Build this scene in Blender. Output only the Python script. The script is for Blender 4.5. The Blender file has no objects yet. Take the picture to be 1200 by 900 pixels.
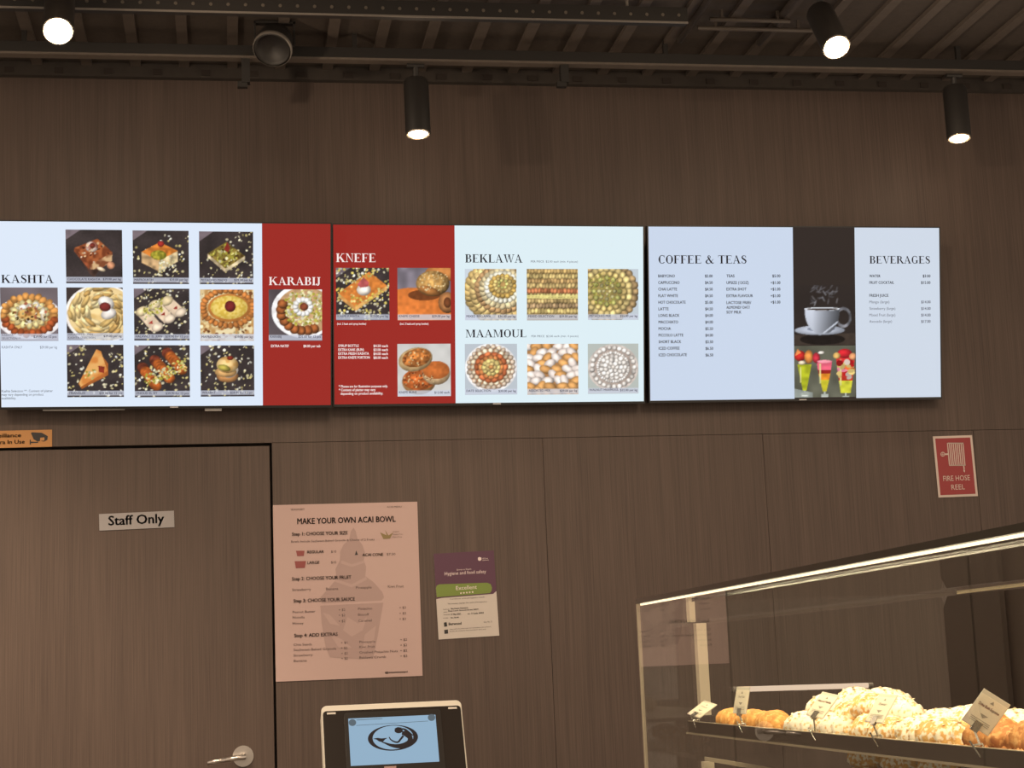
import bpy, bmesh, math, random
import numpy as np
from mathutils import Vector, Matrix, Euler

random.seed(7)
RNG = np.random.default_rng(11)
sc = bpy.context.scene
COL = sc.collection

# ---------------------------------------------------------------- camera
F = 2000.0                                    # focal length in pixels of the 1200x900 frame
CAM = np.array([0.0, -5.95, 1.35])
YAW, PITCH, ROLL = 0.16813669, 0.16484968, -0.04062480
def cam_axes(yaw, pitch, roll):
    cy, sy, cp, sp = math.cos(yaw), math.sin(yaw), math.cos(pitch), math.sin(pitch)
    f = np.array([sy*cp, cy*cp, sp]); r = np.array([cy, -sy, 0.0]); u = np.cross(r, f)
    cr, sr = math.cos(roll), math.sin(roll)
    return np.array([cr*r + sr*u, cr*u - sr*r, f])
AX = cam_axes(YAW, PITCH, ROLL)
cd = bpy.data.cameras.new('camera'); cam = bpy.data.objects.new('camera', cd); COL.objects.link(cam)
cd.sensor_width = 36.0; cd.lens = 36.0*F/1200.0; cd.clip_start = 0.05
m = Matrix.Identity(4)
for i in range(3):
    m[i][0] = AX[0][i]; m[i][1] = AX[1][i]; m[i][2] = -AX[2][i]; m[i][3] = CAM[i]
cam.matrix_world = m
sc.camera = cam

def ray(px, py):
    return np.array([(px-600)/F, -(py-450)/F, 1.0]) @ AX
def on_y(px, py, y):
    d = ray(px, py); return CAM + d*((y-CAM[1])/d[1])
def on_x(px, py, x):
    d = ray(px, py); return CAM + d*((x-CAM[0])/d[0])
def on_z(px, py, z):
    d = ray(px, py); return CAM + d*((z-CAM[2])/d[2])

# ---------------------------------------------------------------- world, lights, exposure
vs = sc.view_settings
vs.view_transform = 'Standard'; vs.look = 'None'; vs.gamma = 1.0; vs.exposure = 0.0; vs.use_curve_mapping = False
w = bpy.data.worlds.new('world'); sc.world = w; w.use_nodes = True
w.node_tree.nodes['Background'].inputs[0].default_value = (1.0, 0.78, 0.58, 1)
w.node_tree.nodes['Background'].inputs[1].default_value = 0.98
WARM = (1.0, 0.76, 0.53)
def spot(name, loc, target, watts, angle, blend=0.8, size=0.05, color=WARM):
    ld = bpy.data.lights.new(name, 'SPOT'); ld.energy = watts; ld.spot_size = math.radians(angle); ld.spot_blend = blend
    ld.shadow_soft_size = size; ld.color = color
    o = bpy.data.objects.new(name, ld); COL.objects.link(o); o.location = loc
    o.rotation_euler = (Vector(target)-Vector(loc)).to_track_quat('-Z', 'Y').to_euler()
    return o
# unseen ceiling downlights in front of the wall, out of the frame above and behind the camera
spot('unseen_downlight', (-1.9, -2.2, 3.35), (-1.5, -0.7, 0.9), 60, 150, 1.0, 0.3)
spot('unseen_downlight', (-1.4, -1.7, 3.35), (-1.0, 0.0, 0.2), 420, 66, 1.0, 0.12)  # extra spot added to brighten the lower left of wall and door
spot('unseen_downlight', (0.5, -2.2, 3.35), (0.5, -0.4, 0.2), 190, 95, 1.0, 0.3)
spot('unseen_downlight', (2.3, -2.4, 3.35), (2.3, -0.6, 0.7), 120, 130, 1.0, 0.3)
spot('unseen_downlight', (-0.6, -4.8, 3.35), (-0.4, -3.2, 0.5), 160, 120, 1.0, 0.3)
spot('unseen_downlight', (1.8, -4.8, 3.35), (1.6, -3.2, 0.5), 110, 120, 1.0, 0.3)

# ---------------------------------------------------------------- materials
def lin(c):
    c = c/255.0
    return c/12.92 if c <= 0.04045 else ((c+0.055)/1.055)**2.4
def rgb(r, g, b): return (lin(r), lin(g), lin(b), 1.0)
MATS = {}
def pmat(name, col, rough=0.6, metal=0.0, spec=0.5, noise=0.0, nscale=30.0, coat=0.0, bump=0.0):
    if name in MATS: return MATS[name]
    mt = bpy.data.materials.new(name); mt.use_nodes = True; nt = mt.node_tree; b = nt.nodes['Principled BSDF']
    b.inputs['Base Color'].default_value = col; b.inputs['Roughness'].default_value = rough
    b.inputs['Metallic'].default_value = metal; b.inputs['Specular IOR Level'].default_value = spec
    b.inputs['Coat Weight'].default_value = coat
    if noise > 0 or bump > 0:
        tc = nt.nodes.new('ShaderNodeTexCoord'); nz = nt.nodes.new('ShaderNodeTexNoise')
        nz.inputs['Scale'].default_value = nscale; nz.inputs['Detail'].default_value = 5
        nt.links.new(tc.outputs['Object'], nz.inputs['Vector'])
        if noise > 0:
            mx = nt.nodes.new('ShaderNodeMix'); mx.data_type = 'RGBA'
            mx.inputs[6].default_value = tuple(c*(1-noise) for c in col[:3])+(1,)
            mx.inputs[7].default_value = tuple(min(1, c*(1+noise)) for c in col[:3])+(1,)
            nt.links.new(nz.outputs['Fac'], mx.inputs[0]); nt.links.new(mx.outputs[2], b.inputs['Base Color'])
        if bump > 0:
            bp = nt.nodes.new('ShaderNodeBump'); bp.inputs['Strength'].default_value = bump; bp.inputs['Distance'].default_value = 0.01
            nt.links.new(nz.outputs['Fac'], bp.inputs['Height']); nt.links.new(bp.outputs['Normal'], b.inputs['Normal'])
    MATS[name] = mt
    return mt
def emat(name, col, strength=1.0, gloss=0.0):
    if name in MATS: return MATS[name]
    mt = bpy.data.materials.new(name); mt.use_nodes = True; b = mt.node_tree.nodes['Principled BSDF']
    b.inputs['Base Color'].default_value = (0.01, 0.01, 0.01, 1); b.inputs['Roughness'].default_value = 0.3
    b.inputs['Specular IOR Level'].default_value = gloss
    b.inputs['Emission Color'].default_value = col; b.inputs['Emission Strength'].default_value = strength
    MATS[name] = mt
    return mt
def picture_mat():
    mt = bpy.data.materials.new('screen_picture'); mt.use_nodes = True; nt = mt.node_tree; b = nt.nodes['Principled BSDF']
    a = nt.nodes.new('ShaderNodeAttribute'); a.attribute_name = 'pic'; a.attribute_type = 'GEOMETRY'
    b.inputs['Base Color'].default_value = (0.01, 0.01, 0.01, 1); b.inputs['Roughness'].default_value = 0.3; b.inputs['Specular IOR Level'].default_value = 0.0
    nt.links.new(a.outputs['Color'], b.inputs['Emission Color']); b.inputs['Emission Strength'].default_value = 1.0
    return mt
def wood_mat(name, dark, light, seed):
    mt = bpy.data.materials.new(name); mt.use_nodes = True; nt = mt.node_tree; b = nt.nodes['Principled BSDF']
    tc = nt.nodes.new('ShaderNodeTexCoord'); mp = nt.nodes.new('ShaderNodeMapping')
    mp.inputs['Location'].default_value = (seed*3.1, seed*1.7, seed)
    mp.inputs['Scale'].default_value = (260, 60, 3.0)
    n1 = nt.nodes.new('ShaderNodeTexNoise'); n1.inputs['Scale'].default_value = 1.0; n1.inputs['Detail'].default_value = 3; n1.inputs['Roughness'].default_value = 0.6
    mp2 = nt.nodes.new('ShaderNodeMapping'); mp2.inputs['Scale'].default_value = (22, 8, 0.5)
    n2 = nt.nodes.new('ShaderNodeTexNoise'); n2.inputs['Scale'].default_value = 1.0; n2.inputs['Detail'].default_value = 2
    nt.links.new(tc.outputs['Object'], mp.inputs['Vector']); nt.links.new(mp.outputs['Vector'], n1.inputs['Vector'])
    nt.links.new(tc.outputs['Object'], mp2.inputs['Vector']); nt.links.new(mp2.outputs['Vector'], n2.inputs['Vector'])
    mix = nt.nodes.new('ShaderNodeMath'); mix.operation = 'MULTIPLY_ADD'; mix.inputs[1].default_value = 0.72
    m2 = nt.nodes.new('ShaderNodeMath'); m2.operation = 'MULTIPLY'; m2.inputs[1].default_value = 0.28
    nt.links.new(n2.outputs['Fac'], m2.inputs[0]); nt.links.new(n1.outputs['Fac'], mix.inputs[0]); nt.links.new(m2.outputs[0], mix.inputs[2])
    cr = nt.nodes.new('ShaderNodeValToRGB'); cr.color_ramp.elements[0].position = 0.3; cr.color_ramp.elements[1].position = 0.7
    cr.color_ramp.elements[0].color = dark; cr.color_ramp.elements[1].color = light
    nt.links.new(mix.outputs[0], cr.inputs[0]); nt.links.new(cr.outputs['Color'], b.inputs['Base Color'])
    bp = nt.nodes.new('ShaderNodeBump'); bp.inputs['Strength'].default_value = 0.12; bp.inputs['Distance'].default_value = 0.002
    nt.links.new(n1.outputs['Fac'], bp.inputs['Height']); nt.links.new(bp.outputs['Normal'], b.inputs['Normal'])
    b.inputs['Roughness'].default_value = 0.55; b.inputs['Specular IOR Level'].default_value = 0.3
    return mt
def glass_mat(name='clear_glass', ior=1.50):
    mt = bpy.data.materials.new(name); mt.use_nodes = True; nt = mt.node_tree
    for n in list(nt.nodes): nt.nodes.remove(n)
    out = nt.nodes.new('ShaderNodeOutputMaterial'); mx = nt.nodes.new('ShaderNodeMixShader')
    tr = nt.nodes.new('ShaderNodeBsdfTransparent'); tr.inputs[0].default_value = (0.97, 0.985, 0.975, 1)
    gl = nt.nodes.new('ShaderNodeBsdfGlossy'); gl.inputs['Roughness'].default_value = 0.0; gl.inputs[0].default_value = (1, 1, 1, 1)
    fr = nt.nodes.new('ShaderNodeFresnel'); fr.inputs[0].default_value = ior
    # each pane is two surfaces a few mm apart: the outer one carries the reflection
    ge = nt.nodes.new('ShaderNodeNewGeometry'); iv = nt.nodes.new('ShaderNodeMath'); iv.operation = 'SUBTRACT'; iv.inputs[0].default_value = 1.0
    mu = nt.nodes.new('ShaderNodeMath'); mu.operation = 'MULTIPLY'
    nt.links.new(ge.outputs['Backfacing'], iv.inputs[1]); nt.links.new(fr.outputs[0], mu.inputs[0]); nt.links.new(iv.outputs[0], mu.inputs[1])
    nt.links.new(mu.outputs[0], mx.inputs[0]); nt.links.new(tr.outputs[0], mx.inputs[1]); nt.links.new(gl.outputs[0], mx.inputs[2]); nt.links.new(mx.outputs[0], out.inputs[0])
    return mt
def pastry_mat(name, base, crust, sugar, amount):
    """baked crust with uneven browning, sugar lies in patches"""
    mt = bpy.data.materials.new(name); mt.use_nodes = True; nt = mt.node_tree; b = nt.nodes['Principled BSDF']
    tc = nt.nodes.new('ShaderNodeTexCoord')
    n1 = nt.nodes.new('ShaderNodeTexNoise'); n1.inputs['Scale'].default_value = 45; n1.inputs['Detail'].default_value = 4
    n2 = nt.nodes.new('ShaderNodeTexNoise'); n2.inputs['Scale'].default_value = 130; n2.inputs['Detail'].default_value = 3
    for n in (n1, n2): nt.links.new(tc.outputs['Object'], n.inputs['Vector'])
    m1 = nt.nodes.new('ShaderNodeMix'); m1.data_type = 'RGBA'; m1.inputs[6].default_value = crust; m1.inputs[7].default_value = base
    r1 = nt.nodes.new('ShaderNodeMapRange'); r1.inputs[1].default_value = 0.38; r1.inputs[2].default_value = 0.6
    nt.links.new(n1.outputs['Fac'], r1.inputs[0]); nt.links.new(r1.outputs[0], m1.inputs[0])
    m2 = nt.nodes.new('ShaderNodeMix'); m2.data_type = 'RGBA'; m2.inputs[7].default_value = sugar
    r2 = nt.nodes.new('ShaderNodeMapRange'); r2.inputs[1].default_value = 0.62-0.4*amount; r2.inputs[2].default_value = 0.74-0.4*amount
    nt.links.new(n2.outputs['Fac'], r2.inputs[0]); nt.links.new(r2.outputs[0], m2.inputs[0])
    nt.links.new(m1.outputs[2], m2.inputs[6]); nt.links.new(m2.outputs[2], b.inputs['Base Color'])
    bp = nt.nodes.new('ShaderNodeBump'); bp.inputs['Strength'].default_value = 0.6; bp.inputs['Distance'].default_value = 0.004
    nt.links.new(n1.outputs['Fac'], bp.inputs['Height']); nt.links.new(bp.outputs['Normal'], b.inputs['Normal'])
    b.inputs['Roughness'].default_value = 0.7
    return mt

M_PIC = picture_mat()
M_WALL = wood_mat('brown_laminate', (0.060, 0.043, 0.037, 1), (0.100, 0.073, 0.061, 1), 1.0)
M_DOORW = wood_mat('brown_door_laminate', (0.060, 0.043, 0.037, 1), (0.100, 0.073, 0.061, 1), 2.3)
M_GAP = pmat('dark_gap', (0.026, 0.019, 0.016, 1), 0.9)
M_BLACK = pmat('matte_black_metal', (0.016, 0.014, 0.013, 1), 0.55)
M_BEZEL = pmat('black_plastic', (0.012, 0.012, 0.013, 1), 0.35)
M_CEIL = pmat('ceiling_deck', (0.06, 0.047, 0.039, 1), 0.8, noise=0.25, nscale=60)
M_RIB = pmat('ceiling_rib', (0.088, 0.070, 0.059, 1), 0.7, noise=0.2)
M_STEEL = pmat('brushed_steel', (0.62, 0.58, 0.54, 1), 0.28, metal=1.0, noise=0.1, nscale=200)
M_GREY = pmat('grey_metal', (0.22, 0.20, 0.18, 1), 0.5, metal=0.4)
M_GLASS = glass_mat(); M_GLASS2 = glass_mat('low_reflection_glass', 1.12)
M_WHITEP = pmat('white_paper', (0.78, 0.76, 0.72, 1), 0.6)
M_INK = pmat('black_ink', (0.02, 0.018, 0.018, 1), 0.6)
M_TXTD = emat('screen_dark_text', rgb(34, 30, 36), 1.0)
M_TXTW = emat('screen_white_text', rgb(250, 236, 232), 1.0)
M_TXTG = emat('screen_grey_text', rgb(92, 92, 104), 1.0)

# ---------------------------------------------------------------- mesh helpers
def new_obj(name, me, parent=None):
    o = bpy.data.objects.new(name, me); COL.objects.link(o)
    if parent is not None: o.parent = parent
    return o
def tag(o, label, cat=None, group=None, kind=None):
    o['label'] = label
    if cat: o['category'] = cat
    if group: o['group'] = group
    if kind: o['kind'] = kind
    return o
def empty(name, loc=(0, 0, 0), rot=(0, 0, 0)):
    o = bpy.data.objects.new(name, None); COL.objects.link(o); o.location = loc; o.rotation_euler = rot
    o.empty_display_size = 0.05
    return o
class MB:
    """collects shapes, then links them as one mesh object"""
    def __init__(s): s.v = []; s.f = []
    def add(s, vs_, fs):
        k = len(s.v); s.v += [tuple(map(float, p)) for p in vs_]; s.f += [tuple(i+k for i in q) for q in fs]; return s
    def box(s, x0, x1, y0, y1, z0, z1):
        return s.add([(x0,y0,z0),(x1,y0,z0),(x1,y1,z0),(x0,y1,z0),(x0,y0,z1),(x1,y0,z1),(x1,y1,z1),(x0,y1,z1)],
                     [(0,3,2,1),(4,5,6,7),(0,1,5,4),(1,2,6,5),(2,3,7,6),(3,0,4,7)])
    def tube(s, a, b, r, n=12, r2=None, cap=True):
        a, b = Vector(a), Vector(b); d = (b-a).normalized(); r2 = r if r2 is None else r2
        u = d.orthogonal().normalized(); v = d.cross(u); vs_ = []
        for p, rr in ((a, r), (b, r2)):
            for i in range(n):
                t = 2*math.pi*i/n; vs_.append(p + rr*(math.cos(t)*u + math.sin(t)*v))
        fs = [(i, (i+1) % n, n+(i+1) % n, n+i) for i in range(n)]
        if cap: fs += [tuple(range(n-1, -1, -1)), tuple(range(n, 2*n))]
        return s.add(vs_, fs)
    def lathe(s, prof, n=28, axis_pt=(0, 0, 0)):
        vs_ = []; ax = Vector(axis_pt)
        for r, z in prof:
            for i in range(n):
                t = 2*math.pi*i/n; vs_.append(ax + Vector((r*math.cos(t), r*math.sin(t), z)))
        fs = []
        for k in range(len(prof)-1):
            for i in range(n): fs.append((k*n+i, k*n+(i+1) % n, (k+1)*n+(i+1) % n, (k+1)*n+i))
        return s.add(vs_, fs)
    def prism(s, pts, y0, y1):
        """polygon in the x-z plane, extruded from y0 (front) to y1"""
        n = len(pts); area = sum(pts[i][0]*pts[(i+1) % n][1]-pts[(i+1) % n][0]*pts[i][1] for i in range(n))
        if area < 0: pts = pts[::-1]
        vs_ = [(x, y0, z) for x, z in pts]+[(x, y1, z) for x, z in pts]
        fs = [tuple(range(n)), tuple(range(2*n-1, n-1, -1))]+[(i, n+i, n+(i+1) % n, (i+1) % n) for i in range(n)]
        return s.add(vs_, fs)
    def poly(s, pts, y):
        """flat polygon in the x-z plane facing -y"""
        n = len(pts); area = sum(pts[i][0]*pts[(i+1) % n][1]-pts[(i+1) % n][0]*pts[i][1] for i in range(n))
        if area < 0: pts = pts[::-1]
        return s.add([(x, y, z) for x, z in pts], [tuple(range(n))])
    def mesh(s, name, mat, smooth=False):
        me = bpy.data.meshes.new(name); me.from_pydata(s.v, [], s.f); me.update()
        me.materials.append(mat)
        if smooth:
            for p in me.polygons: p.use_smooth = True
        return me
    def build(s, name, mat, parent=None, smooth=False, bevel=0.0):
        o = new_obj(name, s.mesh(name, mat, smooth), parent)
        if bevel > 0:
            b = o.modifiers.new('bevel', 'BEVEL'); b.width = bevel; b.segments = 2; b.limit_method = 'ANGLE'
        return o

class Sheet:
    """a flat upright thing: frame pixels are measured onto its own plane to get local (u, v)"""
    def __init__(s, root):
        bpy.context.view_layer.update()
        s.root = root; s.m = np.array(root.matrix_world); s.inv = np.linalg.inv(s.m)
    def uv(s, px, py):
        d = ray(px, py); n = s.m[:3, 1]; p = s.m[:3, 3]
        t = np.dot(p-CAM, n)/np.dot(d, n); q = s.inv @ np.append(CAM+d*t, 1.0)
        return float(q[0]), float(q[2])

# ---- lettering: sans from the built-in font, serif capitals drawn as strokes
_fc = {}
def sans_mesh(text, bold):
    key = (text, bold)
    if key in _fc: return _fc[key]
    cu = bpy.data.curves.new('t', 'FONT'); cu.body = text; cu.size = 1.0; cu.resolution_u = 2; cu.fill_mode = 'FRONT'
    cu.offset = 0.0
    o = bpy.data.objects.new('t', cu); COL.objects.link(o)
    dg = bpy.context.evaluated_depsgraph_get(); me = o.evaluated_get(dg).to_mesh()
    v = [tuple(p.co) for p in me.vertices]; f = [tuple(p.vertices) for p in me.polygons]
    bpy.data.objects.remove(o); bpy.data.curves.remove(cu)
    if bold:                                    # heavier strokes: the outline twice, a hair apart
        n_ = len(v); sh_ = ((-.020, -.010), (.020, -.010), (-.020, .012), (.020, .012)); v = [(x+a, y+b, z) for a, b in sh_ for x, y, z in v]; f = [tuple(i+n_*k_ for i in q) for k_ in range(4) for q in f]
    _fc[key] = (v, f); return v, f
def sans_into(mb, text, u0, v0, cap, off, width=None, align='L', bold=False):
    v, f = sans_mesh(text, bold)
    if not v: return
    xs = [p[0] for p in v]; x0, x1 = min(xs), max(xs); s = cap/0.70
    sx = s if width is None else width/(x1-x0)
    base = u0 if align == 'L' else (u0-sx*(x1-x0) if align == 'R' else u0-sx*(x1-x0)/2)
    mb.add([(base+(p[0]-x0)*sx, off, v0+p[1]*s) for p in v], f)
def crom(P, n=5):
    P = [np.array(p, float) for p in P]; Q = [P[0]]+P+[P[-1]]; out = []
    for i in range(1, len(Q)-2):
        for k in range(n):
            t = k/n; a, b, c, d = Q[i-1], Q[i], Q[i+1], Q[i+2]
            out.append(0.5*((2*b)+(c-a)*t+(2*a-5*b+4*c-d)*t*t+(3*b-a-3*c+d)*t**3))
    out.append(P[-1]); return out
def stroke(P, n=5):
    """quads along a path of (x, y, width)"""
    Q = crom(P, n); L = []; R_ = []
    for i, q in enumerate(Q):
        d = Q[min(i+1, len(Q)-1)][:2]-Q[max(i-1, 0)][:2]; d = d/(np.linalg.norm(d)+1e-9); nn = np.array([-d[1], d[0]])
        L.append(q[:2]+nn*q[2]/2); R_.append(q[:2]-nn*q[2]/2)
    return [[L[i], R_[i], R_[i+1], L[i+1]] for i in range(len(Q)-1)]
TK, TN, SF = 0.20, 0.075, 0.06
def _r(x0, y0, x1, y1): return [[(x0, y0), (x1, y0), (x1, y1), (x0, y1)]]
def _stem(x, top=True, bot=True, o=0.075):
    g = _r(x, 0, x+TK, 1)
    if bot: g += _r(x-o, 0, x+TK+o, SF)
    if top: g += _r(x-o, 1-SF, x+TK+o, 1)
    return g
def _oval(cx, cy, rx, ry, a0=0, a1=360, n=22):
    out = []; prev = None
    for i in range(n+1):
        a = math.radians(a0+(a1-a0)*i/n); wd = TN+(TK-TN)*math.cos(a)**2
        o_ = (cx+rx*math.cos(a), cy+ry*math.sin(a)); k = (cx+(rx-wd)*math.cos(a), cy+(ry-TN)*math.sin(a))
        if prev: out.append([prev[0], o_, k, prev[1]])
        prev = (o_, k)
    return out
def _arm(x0, x1, y, down, full=0.22):
    h = -full if down else full
    return _r(x0, min(y, y-math.copysign(SF, -h) if False else y), x1, y) if False else (_r(x0, y-SF if down else y, x1, y if down else y+SF)+[[(x1-0.06, y), (x1, y), (x1, y+h), (x1-0.015, y+h)]])
def glyph(c):
    if c == 'I': return _stem(.1), .38
    if c == 'H': return _stem(.1)+_stem(.66)+_r(.2, .48, .7, .53), .94
    if c == 'K': return _stem(.1)+[[(.24, .38), (.30, .36), (.80, 1), (.72, 1)], [(.36, .56), (.50, .70), (.96, 0), (.74, 0)]]+_r(.60, 1-SF, .92, 1)+_r(.64, 0, 1.02, SF), 1.02
    if c == 'A': return [[(.10, 0), (.16, 0), (.46, 1), (.40, 1)], [(.36, 1), (.48, 1), (.86, 0), (.66, 0)]]+_r(.2, .30, .70, .355)+_r(0, 0, .28, SF)+_r(.56, 0, .96, SF), .94
    if c == 'V': return [[(.10, 1), (.30, 1), (.54, 0), (.46, 0)], [(.50, 0), (.55, 0), (.84, 1), (.78, 1)]]+_r(0, 1-SF, .40, 1)+_r(.66, 1-SF, .96, 1), .94
    if c == 'W': return [[(.08, 1), (.27, 1), (.47, 0), (.39, 0)], [(.41, 0), (.46, 0), (.68, 1), (.63, 1)], [(.56, 1), (.74, 1), (.95, 0), (.87, 0)], [(.89, 0), (.94, 0), (1.22, 1), (1.16, 1)]]+_r(0, 1-SF, .36, 1)+_r(.48, 1-SF, .82, 1)+_r(1.06, 1-SF, 1.32, 1), 1.30
    if c == 'T': return _stem(.33, top=False)+_r(.03, 1-SF, .81, 1)+[[(.03, 1), (.09, 1), (.045, .74), (.03, .74)], [(.75, 1), (.81, 1), (.81, .74), (.795, .74)]], .84
    if c == 'E': return _stem(.1)+_arm(.2, .72, 1, True)+_arm(.2, .76, 0, False)+_r(.2, .48, .56, .53)+_r(.53, .38, .56, .63), .82
    if c == 'F': return _stem(.1)+_arm(.2, .72, 1, True)+_r(.2, .48, .56, .53)+_r(.53, .38, .56, .63), .76
    if c == 'L': return _stem(.1)+_arm(.2, .74, 0, False, .26), .80
    if c == 'M': return _r(.12, 0, .17, 1)+_stem(.86)+[[(.12, 1), (.30, 1), (.60, .06), (.54, 0)], [(.54, 0), (.58, .0), (.92, 1), (.86, 1)]]+_r(.02, 0, .28, SF)+_r(.02, 1-SF, .24, 1), 1.16
    if c == 'N': return _r(.13, 0, .18, 1)+_r(.74, 0, .79, 1)+[[(.10, 1), (.28, 1), (.79, 0), (.74, 0)]]+_r(.03, 0, .29, SF)+_r(.02, 1-SF, .22, 1)+_r(.63, 1-SF, .90, 1), .92
    if c == 'O': return _oval(.45, .5, .41, .52), .90
    if c == 'C': return _oval(.45, .5, .41, .52, 48, 318)+_r(.70, .68, .74, 1.0), .82
    if c == 'G': return _oval(.45, .5, .41, .52, 48, 330)+_r(.70, .68, .74, 1.0)+_r(.63, .04, .80, .44)+_r(.55, .40, .88, .45), .92
    if c == 'U': return _r(.10, .3, .275, 1)+_r(.02, 1-SF, .36, 1)+_r(.72, .3, .77, 1)+_r(.62, 1-SF, .88, 1)+stroke([(.188, .32, TK), (.21, .14, .15), (.32, .03, .09), (.46, .01, .06), (.62, .06, TN), (.72, .18, TN), (.745, .34, TN)]), .90
    if c == 'J': return _r(.26, .22, .435, 1)+_r(.16, 1-SF, .53, 1)+stroke([(.348, .26, TK), (.33, .08, .14), (.22, -.03, .07), (.10, .02, .06)])+_oval(.10, .10, .09, .09), .58
    if c in 'BRP':
        g = _stem(.1)+_r(.2, 1-SF, .42, 1)+_oval(.42, .755, .28, .245, -90, 90)+_r(.2, .51, .44, .555)
        if c == 'B': return g+_r(.2, 0, .44, SF)+_oval(.44, .265, .32, .265, -90, 90), .82
        return g+[[(.38, .53), (.56, .55), (.95, 0), (.73, 0)]]+_r(.70, 0, .98, SF), .95
    if c == 'S': return stroke([(.56, .80, .05), (.48, .93, .06), (.34, .97, .07), (.19, .90, .11), (.14, .76, .15), (.21, .63, .18), (.36, .52, .20), (.51, .40, .19), (.57, .26, .15), (.51, .10, .11), (.36, .025, .07), (.20, .07, .06), (.11, .22, .05)])+_r(.54, .69, .58, .99)+_r(.08, .02, .12, .32), .68
    if c == '&': return stroke([(.98, .52, .05), (.84, .46, .05), (.72, .22, .05), (.52, .04, .06), (.30, .0, .10), (.13, .12, .16), (.15, .32, .15), (.34, .50, .07), (.52, .64, .06), (.58, .82, .09), (.48, .97, .06), (.36, .92, .10), (.34, .76, .15), (.50, .45, .17), (.72, .14, .17), (.88, .03, .09), (1.02, .12, .05)]), 1.06
    return [], .36
def serif_into(mb, text, u0, u1, v0, cap, off):
    x = 0; P = []
    for c in text:
        g, adv = glyph(c)
        P += [[(x+p[0], p[1]) for p in q] for q in g]; x += adv+0.035
    s = (u1-u0)/(x-0.035)
    for q in P: mb.poly([(u0+p[0]*s, v0+p[1]*cap) for p in q], off)

# ---------------------------------------------------------------- painter for the food photos shown on the screens
NP = 72
SS = 2
class Pic:
    def __init__(s, aspect=1.0, col=(60, 52, 50)):
        s.h = NP*SS; s.w = int(NP*aspect)*SS; s.a = aspect
        s.c = np.empty((s.h, s.w, 3)); s.c[:] = col
        yy, xx = np.mgrid[0:s.h, 0:s.w]; s.x = (xx+.5)/s.w; s.y = (yy+.5)/s.h
    def noise(s, cells):
        g = RNG.random((cells+2, cells+2)); fx = s.x*cells; fy = s.y*cells
        i = fx.astype(int); j = fy.astype(int); u = fx-i; v = fy-j; u = u*u*(3-2*u); v = v*v*(3-2*v)
        return (g[j, i]*(1-u)+g[j, i+1]*u)*(1-v)+(g[j+1, i]*(1-u)+g[j+1, i+1]*u)*v
    def pm(s, pts):
        m = np.zeros(s.x.shape, bool); n = len(pts)
        for k in range(n):
            (x0, y0), (x1, y1) = pts[k], pts[(k+1) % n]
            if y0 == y1: continue
            m ^= ((y0 > s.y) != (y1 > s.y)) & (s.x < (x1-x0)*(s.y-y0)/(y1-y0)+x0)
        return m
    def em(s, cx, cy, rx, ry, rot=0):
        c, k = math.cos(rot), math.sin(rot); dx, dy = s.x-cx, s.y-cy
        u = (dx*c+dy*k)/rx; v = (-dx*k+dy*c)/ry; return u*u+v*v
    def fill(s, mask, col, amp=0.0, cells=12, col2=None):
        col = np.array(col, float); t = s.noise(cells)[mask][:, None]
        if col2 is not None: v = col+(np.array(col2, float)-col)*np.clip((t-.3)*2.5, 0, 1)
        else: v = col*(1+amp*(t-.5)*2)
        s.c[mask] = v
    def poly(s, pts, col, amp=0.15, cells=14, col2=None): s.fill(s.pm(pts), col, amp, cells, col2)
    def ell(s, cx, cy, rx, ry, col, rot=0, amp=0.12, dome=0.45, cells=16, col2=None):
        e = s.em(cx, cy, rx, ry, rot); m_ = e < 1
        s.fill(m_, col, amp, cells, col2)
        if dome > 0 and m_.any():
            k = 1.12-dome*e[m_]+0.25*dome*((cx-s.x[m_])/max(rx, .01)+(cy-s.y[m_])/max(ry, .01)); s.c[m_] *= k[:, None]
    def specks(s, n, cols, r=(.006, .016), region=None):
        k = 0; tries = 0
        while k < n and tries < n*12:
            tries += 1; x, y = RNG.random(2)
            if region is not None and not region(x, y): continue
            k += 1; c = cols[RNG.integers(len(cols))]; a, b = RNG.uniform(r[0]*1.1, r[1]*1.25, 2)
            m_ = s.em(x, y, a, b, RNG.random()*3) < 1; s.c[m_] = np.array(c)*RNG.uniform(.75, 1.1)
    def slate(s):
        s.fill(s.x > -1, (58, 50, 50), 0.18, 5); s.c *= (0.94+0.12*s.noise(40))[:, :, None]
        s.poly([(0, 0), (.28, 0), (0, .2)], (122, 108, 114), .08)
    def strip(s, y0=.875, y1=.965):
        m_ = (s.y > y0) & (s.y < y1); s.c[m_] = s.c[m_]*.22+np.array((205, 210, 226))*.78
    def out(s):
        c = np.clip(s.c, 0, 255).reshape(NP, SS, int(s.w/SS), SS, 3).mean((1, 3)); return c
CRUMB = [(226, 212, 160), (244, 234, 198), (206, 190, 124), (252, 248, 228)]
PIST = [(196, 186, 84), (170, 160, 60), (222, 212, 130), (236, 228, 180)]

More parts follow.
